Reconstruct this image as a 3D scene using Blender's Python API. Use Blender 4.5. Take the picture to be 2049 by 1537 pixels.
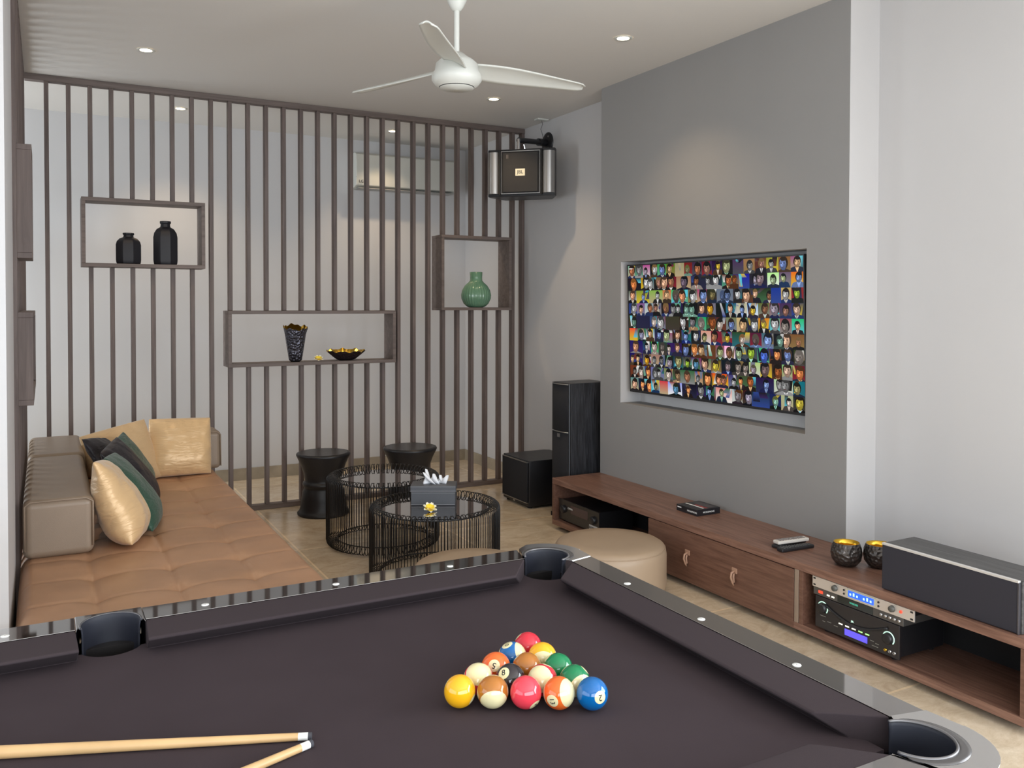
import bpy, bmesh, math, random
from mathutils import Vector, Matrix, noise
for o in list(bpy.data.objects): bpy.data.objects.remove(o)
S = bpy.context.scene; C = S.collection
PI = math.pi; rad = math.radians
random.seed(7)

# ------------------------------------------------------------------ camera
cd = bpy.data.cameras.new('camera'); cam = bpy.data.objects.new('camera', cd); C.objects.link(cam)
yaw, pit, rol = 0.497974808, -0.0200298, 0.0018203715
fw = Vector((math.sin(yaw)*math.cos(pit), math.cos(yaw)*math.cos(pit), math.sin(pit)))
r0 = Vector((math.cos(yaw), -math.sin(yaw), 0)); u0 = r0.cross(fw)
rr = r0*math.cos(rol)+u0*math.sin(rol); uu = -r0*math.sin(rol)+u0*math.cos(rol)
Mx = Matrix((rr, uu, -fw)).transposed().to_4x4(); Mx.translation = Vector((0, 0, 1.5))
cam.matrix_world = Mx
cd.sensor_fit = 'HORIZONTAL'; cd.sensor_width = 36; cd.lens = 36*1722.18/2049
cd.shift_y = (643.86-768.5)/2049; cd.clip_start = 0.05
S.camera = cam

# ------------------------------------------------------------------ light and exposure
S.view_settings.view_transform = 'Standard'; S.view_settings.look = 'None'
S.view_settings.gamma = 1; S.view_settings.use_curve_mapping = False
S.view_settings.exposure = 0.3
w = bpy.data.worlds.new('world'); S.world = w; w.use_nodes = True
bg = w.node_tree.nodes['Background']; bg.inputs[0].default_value = (0.80, 0.90, 1.0, 1); bg.inputs[1].default_value = 1.3
S.cycles.use_denoising = True
S.cycles.sample_clamp_indirect = 6
S.cycles.max_bounces = 8; S.cycles.diffuse_bounces = 5
S.cycles.caustics_reflective = False; S.cycles.caustics_refractive = False
def area(name, loc, rot, sx, sy, power, col):
    l = bpy.data.lights.new(name, 'AREA'); l.shape = 'RECTANGLE'; l.size = sx; l.size_y = sy
    l.energy = power; l.color = col
    o = bpy.data.objects.new(name, l); o.location = loc; o.rotation_euler = rot; C.objects.link(o); return o
# daylight entering through the glazed openings behind, left of the camera and at the end of the corridor
area('daylight_rear_window', (0.4, -2.45, 1.35), (rad(90), 0, 0), 5.4, 2.3, 165, (0.90, 0.95, 1.0))
area('daylight_left_window', (-3.05, 0.6, 1.35), (rad(90), 0, rad(-90)), 4.4, 2.3, 38, (0.90, 0.95, 1.0))
area('daylight_right_window', (3.48, -0.6, 1.5), (rad(90), 0, rad(90)), 2.6, 2.1, 140, (0.90, 0.95, 1.0))
area('daylight_corridor_window', (-2.35, 6.6, 1.4), (rad(90), 0, rad(-90)), 1.6, 2.2, 62, (0.88, 0.95, 1.0))

# ------------------------------------------------------------------ materials
MATS = {}
def nt(name):
    m = bpy.data.materials.new(name); m.use_nodes = True
    return m, m.node_tree.nodes, m.node_tree.links, m.node_tree.nodes['Principled BSDF']
def mat(name, col, rough=0.5, metal=0.0, spec=0.5, bump=0, bscale=200, coat=0, emis=None, estr=0, sheen=0, var=0, vscale=3):
    if name in MATS: return MATS[name]
    m, N, L, B = nt(name)
    B.inputs['Base Color'].default_value = (*col, 1); B.inputs['Roughness'].default_value = rough
    B.inputs['Metallic'].default_value = metal; B.inputs['Specular IOR Level'].default_value = spec
    if coat: B.inputs['Coat Weight'].default_value = coat; B.inputs['Coat Roughness'].default_value = .05
    if sheen: B.inputs['Sheen Weight'].default_value = sheen
    if emis: B.inputs['Emission Color'].default_value = (*emis, 1); B.inputs['Emission Strength'].default_value = estr
    tc = N.new('ShaderNodeTexCoord')
    if bump:
        n = N.new('ShaderNodeTexNoise'); n.inputs['Scale'].default_value = bscale; n.inputs['Detail'].default_value = 3
        b = N.new('ShaderNodeBump'); b.inputs['Strength'].default_value = bump; b.inputs['Distance'].default_value = .003
        L.new(tc.outputs['Object'], n.inputs['Vector']); L.new(n.outputs[0], b.inputs['Height']); L.new(b.outputs[0], B.inputs['Normal'])
    if var:
        n = N.new('ShaderNodeTexNoise'); n.inputs['Scale'].default_value = vscale; n.inputs['Detail'].default_value = 4
        r = N.new('ShaderNodeValToRGB')
        r.color_ramp.elements[0].position = .3; r.color_ramp.elements[1].position = .7
        r.color_ramp.elements[0].color = (*[c*(1-var) for c in col], 1); r.color_ramp.elements[1].color = (*[min(1, c*(1+var)) for c in col], 1)
        L.new(tc.outputs['Object'], n.inputs['Vector']); L.new(n.outputs[0], r.inputs[0]); L.new(r.outputs[0], B.inputs['Base Color'])
    MATS[name] = m; return m
def wood(name, c1, c2, axis, scale=1.0, rough=.5, bump=.15, stretch=18):
    m, N, L, B = nt(name)
    tc = N.new('ShaderNodeTexCoord'); mp = N.new('ShaderNodeMapping')
    s = [stretch*scale]*3; s[axis] = 1.1*scale; mp.inputs['Scale'].default_value = s
    n = N.new('ShaderNodeTexNoise'); n.inputs['Scale'].default_value = 2.2; n.inputs['Detail'].default_value = 8; n.inputs['Roughness'].default_value = .65
    n.inputs['Distortion'].default_value = .6
    r = N.new('ShaderNodeValToRGB'); r.color_ramp.elements[0].position = .32; r.color_ramp.elements[1].position = .68
    r.color_ramp.elements[0].color = (*c1, 1); r.color_ramp.elements[1].color = (*c2, 1)
    b = N.new('ShaderNodeBump'); b.inputs['Strength'].default_value = bump; b.inputs['Distance'].default_value = .002
    L.new(tc.outputs['Object'], mp.inputs[0]); L.new(mp.outputs[0], n.inputs['Vector']); L.new(n.outputs[0], r.inputs[0])
    L.new(r.outputs[0], B.inputs['Base Color']); L.new(n.outputs[0], b.inputs['Height']); L.new(b.outputs[0], B.inputs['Normal'])
    B.inputs['Roughness'].default_value = rough
    return m
def voronoi_bump(name, col, scale, strength, rough, metal, dist=.004, smooth=True):
    m, N, L, B = nt(name)
    B.inputs['Base Color'].default_value = (*col, 1); B.inputs['Roughness'].default_value = rough; B.inputs['Metallic'].default_value = metal
    tc = N.new('ShaderNodeTexCoord'); v = N.new('ShaderNodeTexVoronoi'); v.inputs['Scale'].default_value = scale
    if smooth: v.feature = 'SMOOTH_F1'; v.inputs['Smoothness'].default_value = .3
    b = N.new('ShaderNodeBump'); b.inputs['Strength'].default_value = strength; b.inputs['Distance'].default_value = dist
    L.new(tc.outputs['Object'], v.inputs['Vector']); L.new(v.outputs['Distance'], b.inputs['Height']); L.new(b.outputs[0], B.inputs['Normal'])
    return m
def satin(name, col, rough, scale, strength, sheen=.3, metal=0.0, stretch=(1, 1, 3)):
    m, N, L, B = nt(name)
    B.inputs['Base Color'].default_value = (*col, 1); B.inputs['Roughness'].default_value = rough; B.inputs['Sheen Weight'].default_value = sheen
    B.inputs['Metallic'].default_value = metal
    tc = N.new('ShaderNodeTexCoord'); mp = N.new('ShaderNodeMapping'); mp.inputs['Scale'].default_value = stretch
    n = N.new('ShaderNodeTexNoise'); n.inputs['Scale'].default_value = scale; n.inputs['Detail'].default_value = 3; n.inputs['Distortion'].default_value = 1.2
    b = N.new('ShaderNodeBump'); b.inputs['Strength'].default_value = strength; b.inputs['Distance'].default_value = .012
    L.new(tc.outputs['Object'], mp.inputs[0]); L.new(mp.outputs[0], n.inputs['Vector']); L.new(n.outputs[0], b.inputs['Height']); L.new(b.outputs[0], B.inputs['Normal'])
    return m
def travertine():
    m, N, L, B = nt('travertine_tile')
    tc = N.new('ShaderNodeTexCoord')
    n = N.new('ShaderNodeTexNoise'); n.inputs['Scale'].default_value = 3.4; n.inputs['Detail'].default_value = 12; n.inputs['Roughness'].default_value = .78; n.inputs['Distortion'].default_value = .7
    mp = N.new('ShaderNodeMapping'); mp.inputs['Scale'].default_value = (1.6, 2.6, 1)
    r = N.new('ShaderNodeValToRGB'); e = r.color_ramp.elements
    e[0].position = .30; e[0].color = (.50, .385, .265, 1); e[1].position = .70; e[1].color = (.80, .69, .54, 1)
    x = e.new(.5); x.color = (.66, .545, .40, 1)
    br = N.new('ShaderNodeTexBrick'); br.offset = 0; br.inputs['Scale'].default_value = 1
    br.inputs['Brick Width'].default_value = 1.0; br.inputs['Row Height'].default_value = 1.0; br.inputs['Mortar Size'].default_value = .006
    br.inputs['Color1'].default_value = (1, 1, 1, 1); br.inputs['Color2'].default_value = (.86, .84, .82, 1); br.inputs['Mortar'].default_value = (1.25, 1.2, 1.1, 1)
    mp2 = N.new('ShaderNodeMapping'); mp2.inputs['Location'].default_value = (-1.35, -.2, 0)
    mx = N.new('ShaderNodeMixRGB'); mx.blend_type = 'MULTIPLY'; mx.inputs[0].default_value = 1
    L.new(tc.outputs['Object'], mp.inputs[0]); L.new(mp.outputs[0], n.inputs['Vector']); L.new(n.outputs[0], r.inputs[0])
    L.new(tc.outputs['Object'], mp2.inputs[0]); L.new(mp2.outputs[0], br.inputs['Vector'])
    L.new(r.outputs[0], mx.inputs[1]); L.new(br.outputs[0], mx.inputs[2]); L.new(mx.outputs[0], B.inputs['Base Color'])
    B.inputs['Roughness'].default_value = .22
    return m
M_wall = mat('white_wall_paint', (.54, .53, .53), .75, var=.02, vscale=1.2, bump=.03, bscale=60)
M_ceil = mat('ceiling_paint', (.68, .66, .63), .85)
M_grey = mat('grey_wall_paint', (.265, .258, .252), .7, bump=.03, bscale=60, var=.03, vscale=1.0)
M_trim = mat('bright_trim', (.80, .79, .77), .4, .6)
M_floor = travertine()
M_stone = mat('stone_skirting', (.33, .28, .21), .4, var=.2, vscale=6)
M_slat = wood('slat_wood', (.085, .060, .053), (.165, .124, .110), 2, .8, .55)
M_slatx = wood('slat_wood_level', (.095, .070, .060), (.175, .135, .12), 0, .8, .55)
M_walnut = wood('walnut', (.13, .062, .043), (.29, .160, .115), 1, 1.6, .38, .08)
M_walnutz = wood('walnut_front', (.105, .048, .032), (.195, .10, .068), 1, 1.8, .42, .08)
M_black = mat('black_plastic', (.012, .012, .014), .35)
M_blackm = mat('matte_black', (.008, .008, .009), .8)
M_chrome = mat('chrome', (.75, .75, .76), .12, 1)
M_silver = mat('brushed_silver', (.52, .52, .52), .3, 1)
M_white = mat('white_plastic', (.62, .63, .59), .4)
M_leather = mat('tan_leather', (.42, .235, .135), .42, bump=.12, bscale=260, var=.14, vscale=3.2)
M_leather2 = mat('taupe_leather', (.265, .20, .145), .42, bump=.12, bscale=260, var=.08, vscale=3)
M_pouf = mat('beige_leather', (.385, .285, .195), .45, bump=.1, bscale=260, var=.06, vscale=3)
M_wire = mat('black_wire', (.010, .009, .009), .3, .3)
M_glass = mat('black_mirror_glass', (.58, .55, .53), .03, 1)
M_gloss = mat('polished_black_rail', (.42, .405, .395), .04, 1)
M_cast = mat('polished_pocket_casting', (.72, .71, .70), .10, 1)
M_cloth = mat('table_cloth', (.048, .036, .041), .95, spec=.12, bump=.25, bscale=1500, var=.05, vscale=8)
M_cush = mat('cushion_cloth', (.048, .037, .041), .95, spec=.12, bump=.25, bscale=1500)
M_liner = mat('pocket_leather', (.012, .014, .024), .6)
M_diam = mat('pearl_sight', (.85, .85, .83), .3)
M_stool = mat('black_carved_wood', (.012, .012, .014), .38, bump=.4, bscale=22)
M_jar = mat('matt_black_ceramic', (.012, .012, .017), .55)
M_green = mat('green_glazed_ceramic', (.13, .26, .165), .18, coat=.4)
M_gold = mat('gold_lining', (.80, .50, .06), .22, 1)
M_dark_ash = wood('black_ash_veneer', (.004, .004, .005), (.045, .047, .055), 2, 2.6, .4, .2)
M_dark_ashy = wood('black_ash_veneer_level', (.022, .022, .023), (.09, .09, .09), 1, 2.6, .4, .2)
M_grille = mat('speaker_grille_cloth', (.010, .010, .013), .9, bump=.3, bscale=1200)
M_blue = mat('blue_display', (.0, .02, .3), .4, emis=(.03, .13, 1.0), estr=1.1)
M_purple = mat('violet_display', (.05, .03, .3), .4, emis=(.12, .10, 1.0), estr=.9)
M_led = mat('white_key_light', (.8, .8, .7), .4, emis=(1, .95, .75), estr=1.0)
M_ledg = mat('green_key_light', (.3, .8, .3), .4, emis=(.45, 1, .25), estr=.8)
M_ring = mat('lit_knob_ring', (.5, .7, .6), .4, emis=(.6, .9, .75), estr=.6)
M_red = mat('red_button', (.7, .05, .03), .4, emis=(1, .12, .05), estr=.5)
M_text = mat('printed_white', (.75, .75, .73), .5)
M_inkb = mat('printed_black', (.02, .02, .02), .5)
M_lamp = mat('lamp_lens', (1, .9, .7), .4, emis=(1, .78, .46), estr=14)

# ------------------------------------------------------------------ mesh helpers
class MB:
    def __init__(s): s.v = []; s.f = []; s.mi = []; s.cur = 0
    def add(s, vs, fs, M=None):
        b = len(s.v)
        s.v += [tuple((M @ Vector(p)) if M else p) for p in vs]
        for f in fs: s.f.append(tuple(i+b for i in f)); s.mi.append(s.cur)
        return s
    def box(s, x0, x1, y0, y1, z0, z1, M=None):
        vs = [(x, y, z) for z in (z0, z1) for y in (y0, y1) for x in (x0, x1)]
        return s.add(vs, [(0, 2, 3, 1), (4, 5, 7, 6), (0, 1, 5, 4), (2, 6, 7, 3), (0, 4, 6, 2), (1, 3, 7, 5)], M)
    def lathe(s, prof, n=40, M=None, cap0=False, cap1=False, rf=None):
        vs = []
        for j, (r, z) in enumerate(prof):
            for i in range(n):
                a = 2*PI*i/n; q = r*(rf(a, j) if rf else 1); vs.append((q*math.cos(a), q*math.sin(a), z))
        fs = [(j*n+i, j*n+(i+1) % n, (j+1)*n+(i+1) % n, (j+1)*n+i) for j in range(len(prof)-1) for i in range(n)]
        if cap0: fs.append(tuple(range(n))[::-1])
        if cap1: fs.append(tuple((len(prof)-1)*n+i for i in range(n)))
        return s.add(vs, fs, M)
    def tube(s, pts, r, n=6, closed=False, M=None):
        P = [Vector(p) for p in pts]; k = len(P); vs = []; up = None
        rs = r if isinstance(r, (list, tuple)) else [r]*k
        for i in range(k):
            a = P[i-1] if (i or closed) else P[i]; b = P[(i+1) % k] if (i < k-1 or closed) else P[i]
            t = (b-a).normalized()
            if up is None:
                up = Vector((0, 0, 1)) if abs(t.z) < .9 else Vector((1, 0, 0))
            x = up.cross(t)
            if x.length < 1e-5: x = Vector((1, 0, 0)).cross(t)
            x.normalize(); y = t.cross(x); up = y
            for j in range(n):
                q = 2*PI*j/n; vs.append(tuple(P[i]+(x*math.cos(q)+y*math.sin(q))*rs[i]))
        m = k if closed else k-1
        fs = [(i*n+j, i*n+(j+1) % n, ((i+1) % k)*n+(j+1) % n, ((i+1) % k)*n+j) for i in range(m) for j in range(n)]
        if not closed: fs += [tuple(range(n))[::-1], tuple((k-1)*n+j for j in range(n))]
        return s.add(vs, fs, M)
    def prism(s, out, z0, z1, M=None):
        n = len(out)
        vs = [(x, y, z0) for x, y in out]+[(x, y, z1) for x, y in out]
        return s.add(vs, [tuple(range(n))[::-1], tuple(range(n, 2*n))]+[(i, (i+1) % n, n+(i+1) % n, n+i) for i in range(n)], M)
    def grid(s, nu, nv, fn, M=None, flip=False):
        vs = [fn(i/nu, j/nv) for j in range(nv+1) for i in range(nu+1)]
        fs = []
        for j in range(nv):
            for i in range(nu):
                a = j*(nu+1)+i; q = (a, a+1, a+nu+2, a+nu+1); fs.append(q[::-1] if flip else q)
        return s.add(vs, fs, M)
    def build(s, name, m, parent=None, smooth=False, bevel=0, seg=2, sub=0, auto=None):
        me = bpy.data.meshes.new(name); me.from_pydata(s.v, [], s.f)
        bm = bmesh.new(); bm.from_mesh(me)
        bmesh.ops.triangulate(bm, faces=[f for f in bm.faces if len(f.verts) > 4 and not smooth and bevel == 0 and sub == 0])
        bmesh.ops.recalc_face_normals(bm, faces=bm.faces) if not getattr(s, 'norecalc', False) else None
        bm.to_mesh(me); bm.free()
        ms = m if isinstance(m, (list, tuple)) else [m]
        for q in ms: me.materials.append(q)
        if len(ms) > 1 and len(me.polygons) == len(s.mi): me.polygons.foreach_set('material_index', s.mi)
        if smooth or auto: me.polygons.foreach_set('use_smooth', [True]*len(me.polygons))
        if auto: me.set_sharp_from_angle(angle=rad(auto))
        o = bpy.data.objects.new(name, me); C.objects.link(o)
        if parent: o.parent = parent
        if bevel:
            b = o.modifiers.new('bevel', 'BEVEL'); b.width = bevel; b.segments = seg; b.limit_method = 'ANGLE'; b.harden_normals = True
            me.polygons.foreach_set('use_smooth', [True]*len(me.polygons)); me.set_sharp_from_angle(angle=rad(50)) if seg < 3 else None
        if sub:
            q = o.modifiers.new('sub', 'SUBSURF'); q.levels = sub; q.render_levels = sub
            me.polygons.foreach_set('use_smooth', [True]*len(me.polygons))
        return o
def thing(name, label, cat, loc=(0, 0, 0), rz=0, group=None):
    o = bpy.data.objects.new(name, None); o.empty_display_size = .1; C.objects.link(o)
    o.location = loc; o.rotation_euler = (0, 0, rz); return tag(o, label, cat, group)
def tag(o, label, cat, group=None):
    o['label'] = label; o['category'] = cat
    if group: o['group'] = group
    return o
def struct(o): o['kind'] = 'structure'; return o
def sbox(name, m, *a): return struct(MB().box(*a).build(name, m))
def T(x, y, z): return Matrix.Translation((x, y, z))
def Rz(a): return Matrix.Rotation(a, 4, 'Z')
def Rx(a): return Matrix.Rotation(a, 4, 'X')
def Ry(a): return Matrix.Rotation(a, 4, 'Y')
def text_geo(body, size, ex=0.0004):
    c = bpy.data.curves.new('t', 'FONT'); c.body = body; c.size = size; c.align_x = 'CENTER'; c.align_y = 'CENTER'; c.extrude = ex; c.offset = size*.012
    o = bpy.data.objects.new('t', c); C.objects.link(o)
    dg = bpy.context.evaluated_depsgraph_get(); me = bpy.data.meshes.new_from_object(o.evaluated_get(dg))
    v = [tuple(p.co) for p in me.vertices]; f = [tuple(p.vertices) for p in me.polygons]
    bpy.data.objects.remove(o); bpy.data.curves.remove(c); bpy.data.meshes.remove(me)
    return v, f
# frame whose local x runs along -Y, local y up, local z towards -X: the face of a cabinet on the right wall seen from the room
def face(x, y, z): return Matrix(((0, 0, -1, x), (-1, 0, 0, y), (0, 1, 0, z), (0, 0, 0, 1)))

# ------------------------------------------------------------------ room shell
H = 2.98
sbox('floor', M_floor, -3.3, 3.8, -2.7, 7.7, -.12, 0)
sbox('ceiling', M_ceil, -3.3, 3.8, -2.7, 7.7, H, H+.12)
q = MB(); q.box(3.575, 3.75, -2.7, -2.0, 0, H).box(3.575, 3.75, .8, 7.55, 0, H).box(3.575, 3.75, -2.0, .8, 2.6, H).box(3.575, 3.75, -2.0, .8, 0, .35)
struct(q.build('wall_right', M_wall))
q = MB()
for a in ((-2.0, .8, .35, .40), (-2.0, .8, 2.55, 2.6), (-2.0, -1.95, .40, 2.55), (.75, .8, .40, 2.55), (-.62, -.57, .40, 2.55)): q.box(3.60, 3.66, *a)
struct(q.build('window_4', mat('window_frame_black', (.012, .012, .014), .35)))
M_wall_lit = mat('white_wall_paint_lit', (.62, .615, .62), .75)  # same white wall paint, lightened: brighter back-wall light put into the colour
sbox('wall_back', M_wall_lit, -2.6, 3.75, 7.52, 7.7, 0, H)
sbox('baseboard_back', M_stone, -2.6, 3.575, 7.505, 7.52, 0, .10)
sbox('baseboard_right', M_stone, 3.563, 3.575, 6.42, 7.505, 0, .10)
# projecting grey wall with the recess for the television
c = MB(); x0, x1 = 3.371, 3.575; ya, yb = 2.843, 4.92; na, nb, nz0, nz1 = 3.10, 4.685, .848, 1.785
def ring_wall(mb, x, y0, y1, z0, z1, a, b, c0, c1):
    mb.add([(x, y, z) for (y, z) in ((y0, z0), (y1, z0), (y1, z1), (y0, z1), (a, c0), (b, c0), (b, c1), (a, c1))],
           [(0, 1, 5, 4), (1, 2, 6, 5), (2, 3, 7, 6), (3, 0, 4, 7)])
c.cur = 0; ring_wall(c, x0, ya, yb, 0, H, na, nb, nz0, nz1)
c.cur = 1
c.add([(x0, yb, 0), (x1, yb, 0), (x1, yb, H), (x0, yb, H)], [(0, 1, 2, 3)])
c.add([(x0, ya, 0), (x1, ya, 0), (x1, ya, H), (x0, ya, H)], [(3, 2, 1, 0)])
c.cur = 1; xb = 3.535
c.add([(x0, na, nz0), (x0, nb, nz0), (x0, nb, nz1), (x0, na, nz1), (xb, na, nz0), (xb, nb, nz0), (xb, nb, nz1), (xb, na, nz1)],
      [(0, 3, 7, 4), (1, 5, 6, 2), (2, 6, 7, 3), (4, 7, 6, 5)])
c.cur = 0; c.add([(x0, na, nz0), (x0, nb, nz0), (xb, nb, nz0), (xb, na, nz0)], [(0, 1, 2, 3)])
c.norecalc = True
struct(c.build('wall_television', [M_grey, M_wall]))
sbox('wall_pillar', M_wall, -.42, -.115, 3.42, 4.24, 0, H)
sbox('wall_left', M_wall, -3.3, -.42, 3.42, 3.60, 0, H)
def window_wall(nm, m, axis, pos, t, a0, a1, o0, o1, z1):   # a wall with one tall opening, and its frame
    q = MB()
    def bx(p0, p1, q0, q1): q.box(*( (p0, p1, pos, pos+t) if axis == 0 else (pos, pos+t, p0, p1)), q0, q1)
    bx(a0, o0, 0, H); bx(o1, a1, 0, H); bx(o0, o1, z1, H)
    return struct(q.build(nm, m))
def window_frame(nm, axis, pos, t, o0, o1, z1, k):
    q = MB()
    def bx(p0, p1, q0, q1): q.box(*((p0, p1, pos, pos+t) if axis == 0 else (pos, pos+t, p0, p1)), q0, q1)
    bx(o0, o1, 0, .05); bx(o0, o1, z1-.05, z1)
    for i in range(k+1):
        p = o0+(o1-o0-.05)*i/k; bx(p, p+.05, .05, z1-.05)
    return struct(q.build(nm, M_black))
window_wall('wall_front', M_wall, 0, -2.7, .14, -3.3, 3.6, -2.6, 3.2, 2.6)
window_frame('window_1', 0, -2.66, .06, -2.6, 3.2, 2.6, 4)
window_wall('wall_side', M_wall, 1, -3.3, .14, -2.7, 3.45, -1.8, 2.9, 2.6)
window_frame('window_2', 1, -3.26, .06, -1.8, 2.9, 2.6, 3)
window_wall('wall_corridor', M_wall, 1, -2.6, .14, 3.6, 7.55, 5.7, 7.45, 2.5)
window_frame('window_3', 1, -2.56, .06, 5.7, 7.45, 2.5, 1)

# ------------------------------------------------------------------ slatted screen across the back
sc = thing('slatted_screen', 'tall dark wooden slatted partition with three box shelves across the back', 'room divider', (0, 6.356, 0))
MB().box(-.10, 3.575, -.004, .062, 2.94, H-.001).build('header', M_slatx, sc, bevel=.002)
MB().box(-.10, 3.575, -.004, .062, 0.001, .036).build('bottom_rail', M_slatx, sc, bevel=.002)
BOX = [(.218, .988, 1.744, 2.200), (1.140, 2.392, 1.050, 1.452), (2.778, 3.412, 1.452, 2.055)]
for i in range(29):
    xr = .036+.1276*i
    if i == 28: xr = 3.574
    segs = [(.036, 2.94)]
    for (a, b, z0, z1) in BOX:
        if a < xr-.014 < b: segs = [(.036, z0), (z1, 2.94)]
    for z0, z1 in segs:
        w_ = .027
        MB().box(xr-w_, xr, 0, .055, z0, z1).build('slat', M_slat, sc, bevel=.0015, seg=1)
def shelf_frame(x0, x1, z0, z1, parent, y0=-.076, y1=.124, t=.024):
    q = MB(); q.box(x0, x1, y0, y1, z0, z0+t).box(x0, x1, y0, y1, z1-t, z1)
    q.box(x0, x0+t, y0, y1, z0+t, z1-t).box(x1-t, x1, y0, y1, z0+t, z1-t)
    return q.build('box_shelf', M_slatx, parent, bevel=.0012, seg=1)
for (a, b, z0, z1) in BOX: shelf_frame(a, b, z0, z1, sc)
# the narrow screen at the left, seen nearly edge on
s2 = thing('slatted_screen', 'dark wooden slatted partition seen edge-on beside the white pillar at the far left', 'room divider', (-.10, 4.245, 0))
MB().box(-.055, 0, 0, 2.108, 2.94, H-.001).build('header', M_slat, s2)
MB().box(-.055, 0, 0, 2.108, .001, .036).build('bottom_rail', M_slat, s2)
for i in range(17):
    y = .0+.1276*i+.02
    segs = [(.036, 2.94)]
    for (a, b, z0, z1) in ((.10, .42, 1.70, 2.20), (.10, 1.25, 1.05, 1.462)):
        if a < y < b: segs = [(p, q) for (p, q) in [(.036, 1.05), (1.462, 1.70), (2.2, 2.94)]] if y < .42 else [(.036, 1.05), (1.462, 2.94)]
    for z0, z1 in segs: MB().box(-.055, 0, y, y+.027, z0, z1).build('slat', M_slat, s2, bevel=.0015, seg=1)
for (a, b, z0, z1) in ((.10, .42, 1.70, 2.20), (.10, 1.25, 1.05, 1.462)):
    q = MB(); t = .024; X0, X1 = -.11, .057
    q.box(X0, X1, a, b, z0, z0+t).box(X0, X1, a, b, z1-t, z1).box(X0, X1, a, a+t, z0+t, z1-t).box(X0, X1, b-t, b, z0+t, z1-t)
    q.build('box_shelf', M_slat, s2, bevel=.0012, seg=1)

# ------------------------------------------------------------------ things in the box shelves
def jar(loc, r, h, label):
    o = tag(MB().lathe([(r*.9, 0), (r*.97, .01), (r, .03), (r, h*.62), (r*.93, h*.72), (r*.72, h*.81), (r*.42, h*.86), (r*.38, h*.93), (r*.46, h*.945), (r*.46, h*.99), (r*.40, h), (r*.34, h*.99), (r*.34, h*.88)],
            8, Rz(.28), cap0=True).build('jar', M_jar, bevel=.004, seg=3), label, 'vase')
    o.location = loc; return o
jar((.507, 6.38, 1.768), .084, .212, 'short black faceted bottle vase, the smaller in the upper left box shelf')
jar((.741, 6.38, 1.768), .084, .303, 'tall black faceted bottle vase, the taller in the upper left box shelf')
v = thing('vase', 'green ribbed ceramic vase with a short neck in the right box shelf', 'vase', (3.121, 6.36, 1.476))
MB().lathe([(.055, 0), (.075, .006), (.10, .03), (.118, .07), (.121, .10), (.113, .14), (.090, .18), (.062, .205), (.052, .22), (.050, .24), (.053, .288), (.049, .290), (.045, .24)],
           160, None, cap0=True, rf=lambda a, j: 1+(.022*math.cos(a*30) if 1 < j < 8 else 0)).build('body', M_green, v, smooth=True)
# hammered tall vase
v = thing('vase', 'tall hammered dark metal vase with ragged gold rim in the middle box shelf', 'vase', (1.633, 6.36, 1.076))
M_ham = voronoi_bump('hammered_dark_metal', (.10, .10, .125), 62, 1.0, .28, .85, .012)
def ragged(a, j): return 1+.03*math.sin(7*a)+.02*math.sin(13*a+1)
prof = [(.035, 0), (.047, .012), (.055, .06), (.066, .13), (.076, .20), (.088, .258)]
def topz(a): return .006*math.sin(5*a)+.005*math.sin(11*a+2)+.017*math.sin(a)-.004
q = MB(); q.lathe(prof, 72, None, cap0=True); q.v = [(x, y, z+(topz(math.atan2(y, x)) if z > .25 else 0)) for x, y, z in q.v]
q.build('body', M_ham, v, smooth=True)
q = MB(); q.lathe([(.089, .258), (.084, .256), (.070, .19), (.04, .05), (.0005, .03)], 72); q.v = [(x, y, z+(topz(math.atan2(y, x)) if z > .25 else 0)) for x, y, z in q.v]
q.build('gold_lining', M_gold, v, smooth=True)
# boat bowl
v = thing('bowl', 'low dark wide bowl lined with gold in the middle box shelf', 'bowl', (2.018, 6.36, 1.076))
M_bowl = voronoi_bump('hammered_brown_metal', (.045, .03, .032), 45, .8, .4, .6, .008)
for nm, mm, pr_ in (('body', M_bowl, [(.05, 0), (.07, .004), (.105, .03), (.150, .072)]), ('gold_lining', M_gold, [(.1505, .072), (.146, .0725), (.10, .034), (.0005, .016)])):
    q = MB(); q.lathe(pr_, 72, None, cap0=(nm == 'body'))
    q.v = [(x, y*.62, z+(.005*math.sin(9*math.atan2(y, x))+.003*math.sin(17*math.atan2(y, x))+.008*math.sin(math.atan2(y, x)) if z > .07 else 0)) for x, y, z in q.v]
    q.build(nm, mm, v, smooth=True)
def flower(loc, size, label, n=5, tilt=0, layers=1):
    f = thing('frangipani_flower', label, 'flower', loc)
    Mp = mat('petal_yellow', (.95, .72, .05), .5); Mw = mat('petal_tip_white', (.9, .88, .72), .5); Mc = mat('flower_heart', (.75, .30, .04), .6)
    for L_ in range(layers):
        for k in range(n):
            a = 2*PI*(k+L_*.5)/n+.3; q = MB(); nn = 8
            for i in range(nn):
                for j in range(5):
                    t = i/(nn-1); u = j/4-.5
                    q.v.append((size*t, size*.62*u*math.sin(PI*min(1, t*.80+.12))**.8, size*(.10+.42*t*(1-t*.55)+.10*u*u*4*t)))
            for i in range(nn-1):
                for j in range(4):
                    b = i*5+j; q.f.append((b, b+5, b+6, b+1)); q.mi.append(1 if i > 4 else 0)
            q.norecalc = True
            o = q.build('petal', [Mp, Mw], f, smooth=True); o.rotation_euler = (0, -rad(18*L_), a)
            sl = o.modifiers.new('s', 'SOLIDIFY'); sl.thickness = .0012
    MB().lathe([(.002, 0), (size*.12, size*.06), (size*.11, size*.22), (.001, size*.26)], 12).build('heart', Mc, f, smooth=True)
    f.rotation_euler = (tilt, 0, 0)
    return f
flower((1.795, 6.325, 1.086), .038, 'small yellow blossom on the middle box shelf between vase and bowl', 6, rad(24), 2)

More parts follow.
